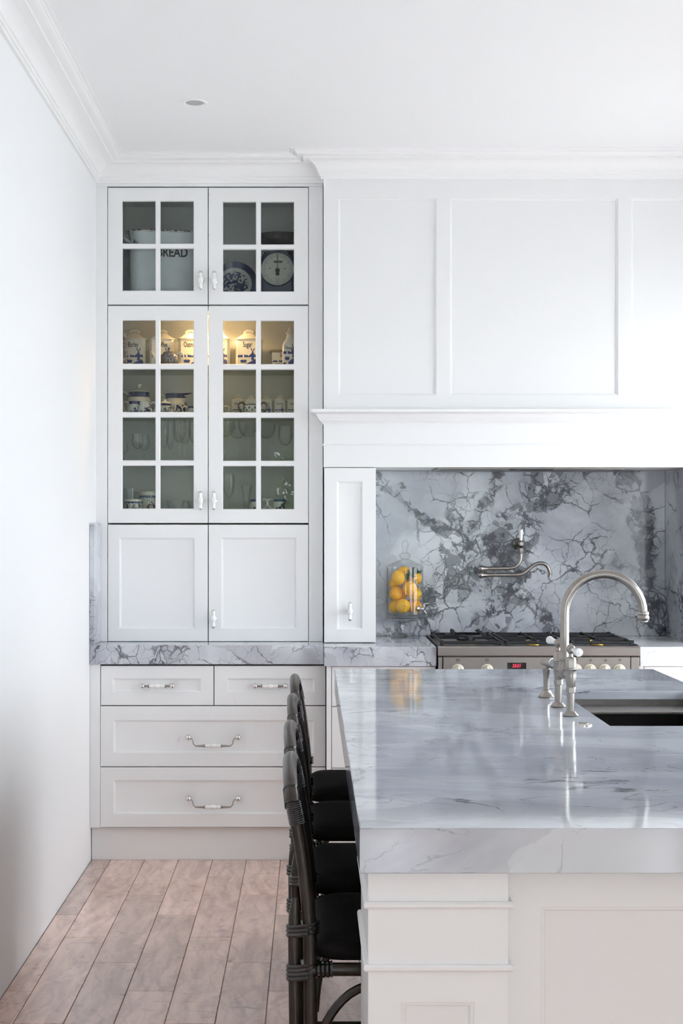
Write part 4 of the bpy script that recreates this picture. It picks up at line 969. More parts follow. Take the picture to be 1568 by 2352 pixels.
MB().lathe([(0.0125, 0.012), (0.0150, 0.010), (0.0155, 0.004), (0.0140, 0.002), (0.0165, -0.004), (0.0165, -0.007), (0.0135, -0.013), (0.0125, -0.014), (0.0125, -0.017), (0.009, -0.017)], (FX + 2 * RA + 0.001, FYs, zc_ - 0.007), 22).build('spout_nozzle', 'nickel', TP)
SPR = thing('rinse_spray', 'brushed-nickel rinse spray standing behind the bridge tap', 'spray', (0.7095, 4.296, ZB))
c = (0.7095, 4.296, 0)
MB().lathe([(0, ZB + 0.0004), (0.0235, ZB + 0.0004), (0.0240, ZB + 0.004), (0.0205, ZB + 0.008), (0.0165, ZB + 0.014), (0.0135, ZB + 0.020), (0.0135, ZB + 0.023), (0.010, ZB + 0.024)], c, 24).build('base', 'nickel', SPR)
MB().lathe([(0.0095, ZB + 0.022), (0.0092, ZB + 0.05), (0.0110, 1.018), (0.0128, 1.022), (0.0128, 1.028), (0.010, 1.031)], c, 20).build('wand', 'nickel', SPR)
hd = Vector((0.5, -0.86, 0.05)).normalized(); rm = hd.to_track_quat('Z', 'Y').to_matrix().to_4x4()
hp = Vector((0.7115, 4.296, 1.044))
MB().lathe([(0, -0.03), (0.007, -0.028), (0.011, -0.014), (0.0135, 0.0), (0.0150, 0.016), (0.0155, 0.026), (0.0125, 0.027)], hp, 20, rm).lathe([(0.010, 1.028), (0.0095, 1.036), (0.009, 1.042)], (0.7095, 4.296, 0), 16).build('head', 'nickel', SPR)
MB().lathe([(0, 0.0272), (0.0120, 0.0272), (0.0120, 0.024), (0, 0.023)], hp, 20, rm).build('spray_face', 'black', SPR)
AS = thing('air_switch', 'flat round metal push button set in the island top', 'switch', (0.708, 3.70, ZB))
MB().lathe([(0, 0.0003), (0.0215, 0.0003), (0.0215, 0.0025), (0.019, 0.0045), (0.015, 0.005), (0.0148, 0.004)], (0.708, 3.70, ZB), 28).build('flange', 'chrome', AS)
MB().lathe([(0.0145, 0.0038), (0.014, 0.006), (0, 0.0065)], (0.708, 3.70, ZB), 28).build('button', 'nickel', AS)

# ------------------------------------------------------------------ rattan bar stools
def make_stool():
    t = thing('bar_stool', '', 'stool', (0, 0, 0), 'rattan stools along the island')
    ridg = lambda n, r, a: [r + a * (0.5 + 0.5 * math.cos(PI * i)) for i in range(n)]
    def sleeve(p0, p1, n, r, a=0.0022, seg=12):
        p0, p1 = Vector(p0), Vector(p1); return [p0.lerp(p1, i / (n - 1)) for i in range(n)], ridg(n, r, a)
    for s in (-1, 1):
        y = 0.205 * s
        MB().tube(crv([(-0.208, y, 0.0005), (-0.209, y, 0.30), (-0.210, y, 0.58), (-0.213, y, 0.66), (-0.227, y, 0.79), (-0.246, y, 0.893)], 5), 0.0138, 12).build('rear_leg', 'rattan', t)
        MB().tube(crv([(-0.238, y - 0.004 * s, 0.0005), (-0.240, y - 0.004 * s, 0.35), (-0.243, y - 0.004 * s, 0.60), (-0.241, y - 0.002 * s, 0.70)], 5), [0.0128] * 13 + [0.0115, 0.009, 0.006], 12).build('leg_splint', 'rattan', t)
        MB().tube(crv([(0.205, y, 0.0005), (0.203, y, 0.30), (0.20, y, 0.555)], 4), 0.0138, 12).build('front_leg', 'rattan', t)
        # bindings round the paired poles
        for zz, n in ((0.640, 7), (0.555, 9)):
            mb = MB(); rings = []
            for i in range(n):
                q = zz + (i - n / 2) * 0.0042; rr_ = 0.0165 + (0.0022 if i % 2 else 0)
                rings.append([(-0.2255 + (rr_ + 0.0165) * math.cos(2 * PI * k / 16), y - 0.002 * s + rr_ * math.sin(2 * PI * k / 16), q + 0.004 * math.cos(2 * PI * k / 16)) for k in range(16)])
            mb.loops(rings); mb.build('binding', 'rope', t)
        p, r = sleeve((-0.2375, y, 0.852), (-0.2465, y * 0.99, 0.898), 23, 0.0156, 0.0013)
        MB().tube(p, r, 14).build('binding', 'rope', t)
        p, r = sleeve((-0.2465, y * 1.0, 0.888), (-0.2505, y * 0.84, 0.916), 17, 0.0155, 0.0013)
        MB().tube(p, r, 14).build('binding', 'rope', t)
        p, r = sleeve((-0.200, y, 0.555), (-0.165, y, 0.556), 9, 0.0155); MB().tube(p, r, 12).build('binding', 'rope', t)
        # side rails, arched braces and stretchers
        MB().tube([(-0.21, y, 0.556), (0.20, y, 0.556)], 0.0132, 12).build('seat_rail', 'rattan', t)
        MB().tube(crv([(-0.200, y, 0.33), (-0.185, y, 0.43), (-0.13, y, 0.505), (-0.04, y, 0.535), (0.04, y, 0.535), (0.13, y, 0.505), (0.185, y, 0.43), (0.198, y, 0.33)], 5), 0.0095, 10).build('arched_brace', 'rattan', t)
        MB().tube([(-0.208, y, 0.26), (0.203, y, 0.26)], 0.0105, 10).build('stretcher', 'rattan', t)
    for xx_ in (-0.205, 0.20):
        MB().tube([(xx_, -0.205, 0.556), (xx_, 0.205, 0.556)], 0.0132, 12).build('seat_rail', 'rattan', t)
        MB().tube([(xx_, -0.205, 0.20), (xx_, 0.205, 0.20)], 0.0105, 10).build('stretcher', 'rattan', t)
        MB().tube(crv([(xx_, -0.197, 0.36), (xx_, -0.15, 0.50), (xx_, 0, 0.538), (xx_, 0.15, 0.50), (xx_, 0.197, 0.36)], 5), 0.0095, 10).build('arched_brace', 'rattan', t)
    # arched top rail
    MB().tube(crv([(-0.246, -0.206, 0.886), (-0.2495, -0.185, 0.909), (-0.253, -0.12, 0.934), (-0.255, 0, 0.947), (-0.253, 0.12, 0.934), (-0.2495, 0.185, 0.909), (-0.246, 0.206, 0.886)], 6), 0.0150, 14).build('top_rail', 'rattan', t)
    # cushion
    mb = MB(); rings = []
    for zz, i in ((0.5705, 0.020), (0.573, 0.006), (0.585, 0.0), (0.600, 0.004), (0.611, 0.022), (0.617, 0.06), (0.620, 0.12)):
        hw = 0.208 - i; rc = max(0.012, 0.06 - i * 0.4); ring = []
        for q in range(4):
            ox, oy = ((1, 1), (-1, 1), (-1, -1), (1, -1))[q]
            for k in range(5):
                a = q * PI / 2 + k * PI / 8
                ring.append((ox * (hw - rc) + rc * math.cos(a), oy * (hw - rc) + rc * math.sin(a), zz))
        rings.append(ring)
    mb.loops(rings); mb.build('seat', 'seat', t, angle=60)
    # upholstered back between the posts
    mb = MB(); rings = []
    for zz in (0.635, 0.645, 0.72, 0.80, 0.865, 0.888):
        x = -0.207 - 0.040 * max(0, (zz - 0.64) / 0.265) ** 1.15; th = 0.010 if zz not in (0.635, 0.888) else 0.004
        rings.append([(x - th - 0.012 * math.sin(PI * k / 8), -0.19 + 0.38 * k / 8, zz + (0.03 * math.sin(PI * k / 8) if zz > 0.85 else 0)) for k in range(9)] + [(x + th - 0.012 * math.sin(PI * k / 8), -0.19 + 0.38 * k / 8, zz + (0.03 * math.sin(PI * k / 8) if zz > 0.85 else 0)) for k in range(8, -1, -1)])
    mb.loops(rings); mb.build('backrest', 'seat', t, angle=60)
    return t
st0 = make_stool()
SX = 0.208
spots = [(3.105, 'black rattan bar stool nearest the beaded pilaster of the island'), (3.615, 'black rattan bar stool second from the island pilaster'),
         (4.195, 'black rattan bar stool third from the island pilaster'), (4.750, 'black rattan bar stool nearest the white drawer unit')]
for k, (y, lab) in enumerate(spots):
    if k: copy_tree(st0, (SX + (0.0, -0.008, -0.010, -0.010)[k], y, 0), 0.0, lab)
st0.location = (SX, spots[0][0], 0); st0['label'] = spots[0][1]

# ------------------------------------------------------------------ ceiling downlight
DL = thing('downlight', 'small round recessed downlight in the white ceiling', 'light', (-0.448, 5.468, ZC))
MB().lathe([(0.0485, 0), (0.0485, -0.002), (0.045, -0.005), (0.036, -0.003), (0.034, 0.0)], (-0.448, 5.468, ZC - 0.0002), 36).build('trim_ring', 'plaster', DL)
MB().lathe([(0.035, -0.0015), (0, -0.001)], (-0.448, 5.468, ZC - 0.0004), 36).build('lamp_glass', 'lamp', DL)

# ------------------------------------------------------------------ china, glass and tins in the cabinets
def at(px, D): return X(px, D)
def solid_of(prof, wall=0.0025):
    """outer profile from the base up -> closed thin-walled vessel profile"""
    inner = [(max(r - wall, 0.0005), z + (wall if i == 0 else 0)) for i, (r, z) in enumerate(prof)][::-1]
    return [(0, prof[0][1])] + prof + inner + [(0, prof[0][1] + wall)]
def handle(t, pts, r, mat='china', sub=5, name='handle'): return MB().tube(crv(pts, sub), r, 8).build(name, mat, t)
def octa(w, d, c, z): 
    w /= 2; d /= 2
    return [(-w + c, -d, z), (w - c, -d, z), (w, -d + c, z), (w, d - c, z), (w - c, d, z), (-w + c, d, z), (-w, d - c, z), (-w, -d + c, z)]
def delft(t, w, h, y, fig=True, mill=1):
    """printed Dutch scene in blue: ground, hedge line, windmill and a figure"""
    mb = MB()
    def poly(pts): mb.bm.faces.new([mb.bm.verts.new((p[0] * w, y, p[1] * h * 1.22)) for p in pts])
    poly([(-0.5, 0.0), (0.5, 0.0), (0.5, 0.24), (0.42, 0.30), (0.30, 0.26), (0.12, 0.22), (0.0, 0.185), (-0.15, 0.15), (-0.5, 0.14)])
    pts = [(-0.5, 0.345), (0.5, 0.345)] + [(0.5 - i / 14.0, 0.385 + (0.03 if i % 2 else 0.0) + 0.012 * math.sin(i * 1.7)) for i in range(15)]
    poly(pts)
    m = 0.27 * mill
    poly([(m - 0.075, 0.26), (m + 0.075, 0.26), (m + 0.04, 0.46), (m - 0.04, 0.46)])
    poly([(m - 0.045, 0.46), (m + 0.045, 0.46), (m, 0.51)])
    for a in (0.9, 2.2, 4.0, 5.4):
        ca, sa = math.cos(a), math.sin(a)
        poly([(m + ca * 0.02 - sa * 0.012, 0.48 + (sa * 0.02 + ca * 0.012) * 0.8), (m + ca * 0.02 + sa * 0.012, 0.48 + (sa * 0.02 - ca * 0.012) * 0.8), (m + ca * 0.15 + sa * 0.025, 0.48 + (sa * 0.15 - ca * 0.025) * 0.8), (m + ca * 0.15 - sa * 0.025, 0.48 + (sa * 0.15 + ca * 0.025) * 0.8)])
    for q in (-0.3, -0.05, 0.02): poly([(q, 0.47), (q + 0.03, 0.473), (q + 0.015, 0.478)])
    mb.build('blue_print', 'blue', t, smooth=False)
    if fig:
        g = -0.2
        mb = MB(); 
        def poly2(pts, yy): mb.bm.faces.new([mb.bm.verts.new((p[0] * w, yy, p[1] * h * 1.22)) for p in pts])
        poly2([(g - 0.13, 0.0), (g + 0.13, 0.0), (g + 0.06, 0.2), (g - 0.06, 0.2)], y - 0.0003)
        poly2([(g - 0.05, 0.30), (g + 0.05, 0.30), (g + 0.04, 0.38), (g, 0.44), (g - 0.04, 0.38)], y - 0.0003)
        poly2([(g + 0.14, 0.03), (g + 0.19, 0.0), (0.42, 0.14), (0.38, 0.17)], y - 0.0003)
        mb.build('figure', 'china', t, smooth=False)
        mb = MB(); poly2([(g - 0.13, 0.20), (g + 0.13, 0.20), (g + 0.17, 0.265), (g + 0.05, 0.285), (g, 0.265), (g - 0.05, 0.285), (g - 0.17, 0.265)], y - 0.0005)
        mb.build('bodice', 'blue', t, smooth=False)
def canister(label, px, D, z0, w, h, lh, txt, tsize, rot=0.0, group=None, loop=True, mill=1, sx=0.62):
    t = thing('storage_canister', label, 'canister', (0, 0, 0), group)
    c = w * 0.10; z = 0.0
    MB().loops([octa(w * 0.97, w * 0.97, c, 0), octa(w, w, c, 0.002), octa(w, w, c, h), octa(w * 0.9, w * 0.9, c, h)]).build('body', 'china', t, smooth=False)
    bl = w * 1.07
    mb = MB().loops([octa(bl, bl, c, h + 0.0002), octa(bl, bl, c, h + 0.003), octa(w * 0.98, w * 0.98, c, h + 0.006), octa(w * 0.72, w * 0.74, c * 0.8, h + lh * 0.33), octa(w * 0.48, w * 0.44, c * 0.5, h + lh * 0.58), octa(w * 0.34, w * 0.24, c * 0.4, h + lh * 0.72)])
    lid = mb.build('lid', 'china', t, angle=50)
    rr_ = w * 0.155
    pts = [(math.cos(a) * rr_ * 1.25, 0, h + lh * 0.70 + math.sin(a) * lh * 0.26) for a in [PI * k / 10 for k in range(11)]]
    MB().tube(pts, w * 0.048, 8).build('lid_loop', 'china', lid)
    fw = w - 2 * c
    delft(t, fw, h, -w / 2 - 0.0004, mill=mill)
    text_part(txt, tsize, 'ink', t, (0, -w / 2 - 0.0003, h * 0.82), sx=sx, bold=tsize * 0.012)
    t.location = (X(px, D), D, z0); t.rotation_euler = (0, 0, rot)
    return t
G1 = 'delft storage canisters'
z3 = ZSH[3]
for lab, px, txt, rot in (('white Dutch-print storage canister lettered Barley', 308, 'Barley', 0.04), ('white Dutch-print storage canister lettered Coffee', 371.5, 'Coffee', 0.10),
                          ('white Dutch-print storage canister lettered Oatmeal', 437, 'Oatmeal', 0.12), ('white Dutch-print storage canister lettered Rice', 502, 'Rice', -0.04),
                          ('white Dutch-print storage canister lettered Sugar', 572, 'Sugar', -0.10)):
    canister(lab, px, 6.525, z3, 0.112, 0.142, 0.048, txt, 0.034, rot, G1, sx=0.55)
# salt box with a turned wooden lid
t = thing('salt_box', 'white Dutch-print salt box with a flat olive wooden lid', 'salt box', (0, 0, 0))
MB().loops([octa(0.092, 0.08, 0.004, 0), octa(0.094, 0.082, 0.004, 0.002), octa(0.094, 0.082, 0.004, 0.084)]).build('body', 'china', t, smooth=False)
MB().loops([octa(0.104, 0.092, 0.01, 0.0845), octa(0.114, 0.10, 0.01, 0.088), octa(0.114, 0.10, 0.01, 0.092), octa(0.10, 0.088, 0.01, 0.096)]).build('lid', 'olive', t, angle=20)
delft(t, 0.086, 0.095, -0.0414); text_part('Salt', 0.026, 'ink', t, (0.002, -0.0413, 0.071), sx=0.7, bold=0.0003)
t.location = (X(648, 6.53), 6.53, z3)
t = thing('vinegar_bottle', 'white Dutch-print bottle with stopper lettered Vinegar', 'bottle', (0, 0, 0))
MB().loops([octa(0.066, 0.066, 0.005, 0), octa(0.068, 0.068, 0.005, 0.002), octa(0.068, 0.068, 0.005, 0.108), octa(0.056, 0.056, 0.008, 0.122), octa(0.036, 0.036, 0.008, 0.140), octa(0.030, 0.030, 0.008, 0.158), octa(0.033, 0.033, 0.008, 0.161)]).build('body', 'china', t, angle=40)
lid = MB().loops([octa(0.044, 0.044, 0.012, 0.1612), octa(0.044, 0.044, 0.012, 0.164), octa(0.026, 0.026, 0.008, 0.172), octa(0.014, 0.012, 0.003, 0.186), octa(0.010, 0.008, 0.003, 0.190)]).build('stopper', 'china', t, angle=40)
MB().lathe([(0.003, 0), (0.003, 0.0006), (0, 0.0006)], (0, -0.0085, 0.178), 10, Matrix.Rotation(PI / 2, 4, 'X')).build('stopper_hole', 'ink', lid)
delft(t, 0.062, 0.16, -0.0344, mill=0.9); text_part('Vinegar', 0.022, 'ink', t, (0, -0.0343, 0.094), sx=0.66, bold=0.0003)
t.location = (X(666, 6.44), 6.44, z3)
# patterned vase at the left edge
t = tag(MB().lathe(solid_of([(0.018, 0.0004), (0.024, 0.01), (0.026, 0.06), (0.025, 0.12), (0.022, 0.145), (0.024, 0.158)]), (0, 0, 0), 24).build('vase', 'vaseblue'), 'slim dark blue mottled vase beside the Barley canister', 'vase')
t.location = (X(279.5, 6.405), 6.405, z3)
# dark transfer teapot
t = thing('teapot', 'dark transfer-printed teapot with looped handle in front of the Coffee canister', 'teapot', (0, 0, 0))
MB().lathe([(0, 0.0004), (0.024, 0.0004), (0.030, 0.006), (0.041, 0.025), (0.044, 0.042), (0.039, 0.060), (0.026, 0.071), (0, 0.072)], (0, 0, 0), 28).build('body', 'transfer', t)
lid = MB().lathe([(0.026, 0.0715), (0.027, 0.074), (0.016, 0.078), (0.004, 0.081), (0.004, 0.085), (0.007, 0.090), (0.003, 0.096), (0, 0.097)], (0, 0, 0), 20).build('lid', 'transfer', t)
handle(t, [(0.034, 0, 0.064), (0.050, 0, 0.074), (0.064, 0, 0.064), (0.062, 0, 0.042), (0.044, 0, 0.022)], 0.0036)
MB().tube(crv([(-0.035, 0, 0.022), (-0.055, 0, 0.034), (-0.066, 0, 0.056), (-0.080, 0, 0.078)], 5), [0.012 - 0.0005 * i for i in range(16)], 10).build('spout', 'china', t)
t.location = (X(388, 6.405), 6.405, z3)

# second shelf: blue flowered tea set
z2 = ZSH[2]
def band(t, r, z0, z1, mat='band', c=(0, 0, 0)): return MB().lathe([(r, z0), (r + 0.0004, z0 + 0.0005), (r + 0.0004, z1 - 0.0005), (r, z1)], c, 32).build('blue_band', mat, t)
t = thing('coffee_pot', 'tall lidded blue-flowered pot with a deep cobalt collar', 'coffee pot', (0, 0, 0))
MB().lathe([(0, 0.0004), (0.045, 0.0004), (0.056, 0.012), (0.062, 0.040), (0.058, 0.078), (0.0505, 0.093), (0.0485, 0.094), (0.0485, 0.118), (0, 0.119)], (0, 0, 0), 32).build('body', 'floralbig', t)
band(t, 0.0487, 0.095, 0.118)
lid = MB().lathe([(0.0455, 0.1192), (0.047, 0.122), (0.032, 0.131), (0.010, 0.138), (0.007, 0.144), (0.0065, 0.147), (0.0115, 0.150), (0.011, 0.155), (0, 0.157)], (0, 0, 0), 28).build('lid', 'china', t)
handle(t, [(-0.045, 0, 0.100), (-0.062, 0, 0.118), (-0.082, 0, 0.115), (-0.086, 0, 0.085), (-0.070, 0, 0.050), (-0.055, 0, 0.035)], 0.005)
t.location = (X(319, 6.535), 6.535, z2)
def jug(label, px, D, z0, s, mat='floral', hs=-1, rim=True, spout=0.0, handmat='china', name='jug', bandmat='band'):
    t = thing(name, label, name.replace('_', ' '), (0, 0, 0))
    pr = [(0.022, 0.0004), (0.031, 0.010), (0.035, 0.026), (0.031, 0.044), (0.026, 0.055), (0.0275, 0.066)]
    def pull(mb):
        if spout:
            for v in mb.bm.verts:
                k = max(0.0, min(1.0, (v.co.z / s - 0.050) / 0.016)); a = max(0.0, math.cos(math.atan2(v.co.y, v.co.x * spout))) ** 6
                v.co.x += spout * 0.020 * s * a * k * k; v.co.z += 0.003 * s * a * k
        return mb
    pull(MB().lathe(solid_of([(r * s, z * s) for r, z in pr]), (0, 0, 0), 28)).build('body', mat, t)
    if rim: pull(MB().lathe([(0.0266 * s, 0.0535 * s), (0.0268 * s, 0.055 * s), (0.0276 * s, 0.060 * s), (0.0286 * s, 0.0665 * s), (0.0275 * s, 0.067 * s)], (0, 0, 0), 28)).build('blue_band', bandmat, t)
    handle(t, [(hs * 0.026 * s, 0, 0.056 * s), (hs * 0.040 * s, 0, 0.066 * s), (hs * 0.053 * s, 0, 0.054 * s), (hs * 0.048 * s, 0, 0.030 * s), (hs * 0.033 * s, 0, 0.016 * s)], 0.0036 * s, handmat)
    t.location = (X(px, D), D, z0); return t
jug('small blue-flowered cream jug in front of the tall lidded pot', 309, 6.43, z2, 1.02, hs=-1)
jug('small rounded blue-flowered jug with its handle towards the big dark-rimmed jug', 333, 6.405, z2, 0.94, hs=1, rim=False)
t = jug('large flower-sprayed jug with a dark cobalt rim', 403, 6.53, z2, 1.66, 'floralbig', hs=-1, spout=1)
t = thing('sugar_bowl', 'lidded blue-flowered sugar bowl in front of the large jug', 'sugar bowl', (0, 0, 0))
MB().lathe([(0, 0.0004), (0.022, 0.0004), (0.033, 0.012), (0.036, 0.030), (0.030, 0.046), (0.028, 0.058), (0, 0.0585)], (0, 0, 0), 28).build('body', 'floral', t)
band(t, 0.0295, 0.047, 0.057)
MB().lathe([(0.0285, 0.0588), (0.026, 0.063), (0.010, 0.069), (0.005, 0.073), (0.008, 0.077), (0, 0.080)], (0, 0, 0), 24).build('lid', 'china', t)
handle(t, [(0.028, 0, 0.050), (0.040, 0, 0.060), (0.049, 0, 0.050), (0.045, 0, 0.030), (0.033, 0, 0.016)], 0.0032)
t.location = (X(378, 6.43), 6.43, z2)
def cup(label, px, D, z0, r=0.03, h=0.04, hs=-1, mat='floral', bandmat='band', handmat='china', hh=1.0):
    t = thing('tea_cup', label, 'cup', (0, 0, 0))
    MB().lathe(solid_of([(r * 0.62, 0.0004), (r * 0.72, 0.006), (r * 0.92, h * 0.45), (r, h)]), (0, 0, 0), 28).build('body', mat, t)
    if bandmat: MB().lathe([(r * 0.98, h * 0.80), (r * 0.985 + 0.0006, h * 0.82), (r + 0.0008, h * 0.99), (r, h)], (0, 0, 0), 28).build('blue_band', bandmat, t)
    handle(t, [(hs * r * 0.95, 0, h * 0.85), (hs * (r + 0.012), 0, h * 1.02 * hh), (hs * (r + 0.024), 0, h * 0.80 * hh), (hs * (r + 0.018), 0, h * 0.40), (hs * r * 0.82, 0, h * 0.22)], 0.003, handmat)
    t.location = (X(px, D), D, z0); return t
cup('blue-flowered tea cup beside the large dark-rimmed jug', 446, 6.42, z2, 0.030, 0.044, -1)
cup('gilt-handled white cup beside the Allspice canister', 497, 6.42, z2, 0.032, 0.046, 1, 'china', None)
G2 = 'small delft spice canisters'
for lab, px, txt in (('small Dutch-print spice canister lettered Allspice', 546, 'Allspice'), ('small Dutch-print spice canister behind the green-flowered sugar bowl', 577, 'Cloves'),
                     ('small Dutch-print spice canister lettered Ginger', 613, 'Ginger'), ('small Dutch-print spice canister lettered Nutmeg', 643, 'Nutmeg'), ('small Dutch-print spice canister lettered Pepper', 673, 'Pepper')):
    canister(lab, px, 6.53, z2, 0.053, 0.078, 0.028, txt, 0.0135, 0.0 if px < 600 else -0.06, G2, sx=0.7)
t = thing('sugar_bowl', 'green-flowered bowl with dark gilt handles before the spice canisters', 'sugar bowl', (0, 0, 0))
MB().lathe(solid_of([(0.024, 0.0004), (0.034, 0.010), (0.040, 0.030), (0.036, 0.046), (0.037, 0.050)]), (0, 0, 0), 28).build('body', 'china', t)
mb = MB()
for k in range(9):
    a = PI + PI * (k + 0.5) / 9; zz = 0.026 + 0.010 * (k % 2)
    mb.sphere((0.0392 * math.cos(a), 0.0392 * math.sin(a), zz), 0.0046, 8, 6, (1, 1, 1.2))
mb.build('flower_print', 'greenprint', t)
MB().lathe([(0.0372, 0.0475), (0.0376, 0.049), (0.0376, 0.052), (0.036, 0.0525)], (0, 0, 0), 28).build('gilt_rim', 'bronze', t)
for s in (-1, 1): handle(t, [(s * 0.034, 0, 0.044), (s * 0.044, 0, 0.060), (s * 0.060, 0, 0.056), (s * 0.062, 0, 0.036), (s * 0.048, 0, 0.016), (s * 0.036, 0, 0.012)], 0.0042, 'bronze')
t.location = (X(580, 6.41), 6.41, z2)

# third shelf: stemware
z1 = ZSH[1]
def stem_glass(label, px, D, z0, top_py, r, kind='wine', group=None, name='wine_glass', cat='glass'):
    h = Z(top_py, D) - z0; t = thing(name, label, cat, (0, 0, 0), group)
    rf = max(0.026, r * 0.85)
    if kind == 'coupe': sh, pr = 0.62, [(0.003, 0), (0.35, 0.05), (0.72, 0.22), (0.93, 0.52), (1.0, 1.0)]
    elif kind == 'flute': sh, pr = 0.34, [(0.10, 0), (0.45, 0.10), (0.80, 0.30), (1.0, 0.6), (0.92, 1.0)]
    else: sh, pr = 0.46, [(0.10, 0), (0.55, 0.10), (0.90, 0.30), (1.0, 0.52), (0.86, 1.0)]
    zb_ = h * sh; hb = h - zb_
    MB().lathe([(0, 0.0004), (rf, 0.0004), (rf, 0.0016), (0.006, 0.004), (0.0032, 0.010), (0.003, zb_ * 0.6), (0.0035, zb_)], (0, 0, 0), 18).build('stem', 'crystal', t)
    outer = [(max(a * r, 0.003), zb_ + b * hb) for a, b in pr]; inner = [(max(a - 0.0013, 0.0008), b) for a, b in outer][::-1]
    MB().lathe(outer + inner[:-1] + [(0, zb_ + 0.003)], (0, 0, 0), 22).build('bowl', 'crystal', t)
    t.location = (X(px, D), D, z0); return t
for px, D, tp, r, k, lab in ((284, 6.45, 1018, 0.021, 'wine', 'short clear liqueur glass at the wall end of the glass shelf'), (316, 6.42, 996, 0.027, 'wine', 'small clear wine glass next to the short liqueur glass'),
                        (331, 6.53, 1000, 0.026, 'wine', 'small clear wine glass behind another small wine glass'), (376, 6.41, 966, 0.024, 'flute', 'tall clear champagne flute beside the balloon wine glasses'),
                        (391, 6.54, 970, 0.024, 'flute', 'tall clear champagne flute standing at the back of the shelf'), (412, 6.43, 963, 0.030, 'wine', 'tall clear wine glass beside the flutes'),
                        (424, 6.56, 968, 0.030, 'wine', 'tall clear wine glass at the back beside the flutes'), (447, 6.45, 966, 0.029, 'wine', 'tall clear wine glass behind the door stile')):
    stem_glass(lab, px, D, z1, tp, r, k)
for px, D, tp, lab in ((516, 6.42, 968, 'clear champagne coupe nearest the tall wine glasses'), (545, 6.54, 972, 'clear champagne coupe set back between two others'), (569, 6.42, 967, 'clear champagne coupe in front of the set-back coupe'), (611, 6.545, 972, 'clear champagne coupe next to the tulip wine glass')):
    stem_glass(lab, px, D, z1, tp, 0.044, 'coupe', 'champagne coupes', 'coupe_glass')
stem_glass('clear tulip wine glass at the cooker end of the glass shelf', 655, 6.43, z1, 978, 0.032, 'wine')

# bottom shelf
z0_ = ZSH[0] + 0.0003
def tin(label, px, D, r, top):
    h = Z(top, D) - z0_; t = thing('storage_pot', label, 'pot', (0, 0, 0))
    MB().lathe([(0, 0.0004), (r * 0.98, 0.0004), (r, 0.003), (r, h * 0.80), (0, h * 0.80)], (0, 0, 0), 32).build('body', 'sprig', t)
    n = 14; mb = MB(); pts0 = []; 
    for k in range(n * 4 + 1):
        a = 2 * PI * k / (n * 4); pts0.append((a, h * 0.70 - 0.004 * abs(math.sin(a * n / 2))))
    rings = [[((r + 0.0006) * math.cos(a), (r + 0.0006) * math.sin(a), zz) for a, zz in pts0[:-1]], [((r + 0.0006) * math.cos(a), (r + 0.0006) * math.sin(a), h * 0.78) for a, zz in pts0[:-1]]]
    mb.loops(rings, False, False); mb.build('scalloped_band', 'bandpale', t)
    MB().lathe([(r, h * 0.801), (r + 0.0015, h * 0.81), (r + 0.0015, h * 0.95), (r - 0.004, h), (0, h)], (0, 0, 0), 32).build('lid', 'cream', t)
    t.location = (X(px, D), D, z0_)
tin('short cream storage pot with scalloped blue band', 307, 6.42, 0.040, 1146)
tin('taller cream storage pot with scalloped blue band', 340, 6.54, 0.041, 1128)
def tumbler(label, px, D, r, top, name='tumbler', cat='glass', mat='crystal', flare=0.9, seg=24):
    h = Z(top, D) - z0_
    o = tag(MB().lathe(solid_of([(r * flare, 0.0004), (r * (flare + 0.03), h * 0.4), (r, h)], 0.002), (0, 0, 0), seg).build(name, mat, angle=20), label, cat)
    o.location = (X(px, D), D, z0_); return o
tumbler('clear tumbler behind the short cream storage pot', 299, 6.545, 0.030, 1122)
tumbler('cut-glass bowl in front of the plain cabinet back', 403, 6.44, 0.043, 1149, 'glass_bowl', 'bowl', 'cutcrystal', 0.75, 14)
tumbler('cut-glass bowl tucked behind the middle door stile', 449, 6.46, 0.043, 1150, 'glass_bowl', 'bowl', 'cutcrystal', 0.75, 14)
stem_glass('tall clear hock glass on the bottom shelf', 525, 6.44, z0_, 1088, 0.028, 'flute')
h = Z(1115, 6.5) - z0_
o = tag(MB().lathe(solid_of([(0.022, 0.0004), (0.012, 0.012), (0.012, 0.030), (0.017, h * 0.6), (0.026, h)], 0.0018), (0, 0, 0), 22).build('bud_vase', 'crystal'), 'slim flared glass bud vase on the bottom shelf', 'vase'); o.location = (X(566, 6.5), 6.5, z0_)
cup('straight blue-banded mug behind the door bar', 588, 6.43, z0_, 0.026, 0.058, 1, 'floral', 'bandpale')
cup('blue-banded mug with its handle towards the bud vase', 642, 6.43, z0_, 0.030, 0.058, -1, 'floral', 'bandpale')

# top cabinet: bread bin, scales, plate
zt_ = Z_TOPSHELF
t = thing('bread_bin', 'chipped white enamel bread bin lettered BREAD', 'bread bin', (0, 0, 0))
def stad(hw, hd, rc, z, n=8):
    ring = []
    for q in range(4):
        ox, oy = ((1, 1), (-1, 1), (-1, -1), (1, -1))[q]
        for k in range(n + 1):
            a = q * PI / 2 + k * PI / 2 / n; ring.append((ox * (hw - rc) + rc * math.cos(a), oy * (hd - rc) + rc * math.sin(a), z))
    return ring
hw, hd, hb = 0.174, 0.086, 0.322
MB().loops([stad(hw - 0.004, hd - 0.004, 0.065, 0.0004), stad(hw, hd, 0.068, 0.006), stad(hw, hd, 0.068, hb - 0.02), stad(hw + 0.004, hd + 0.004, 0.07, hb - 0.006), stad(hw - 0.004, hd - 0.004, 0.066, hb - 0.006), stad(hw - 0.004, hd - 0.004, 0.066, 0.012)]).build('body', 'enamel', t)
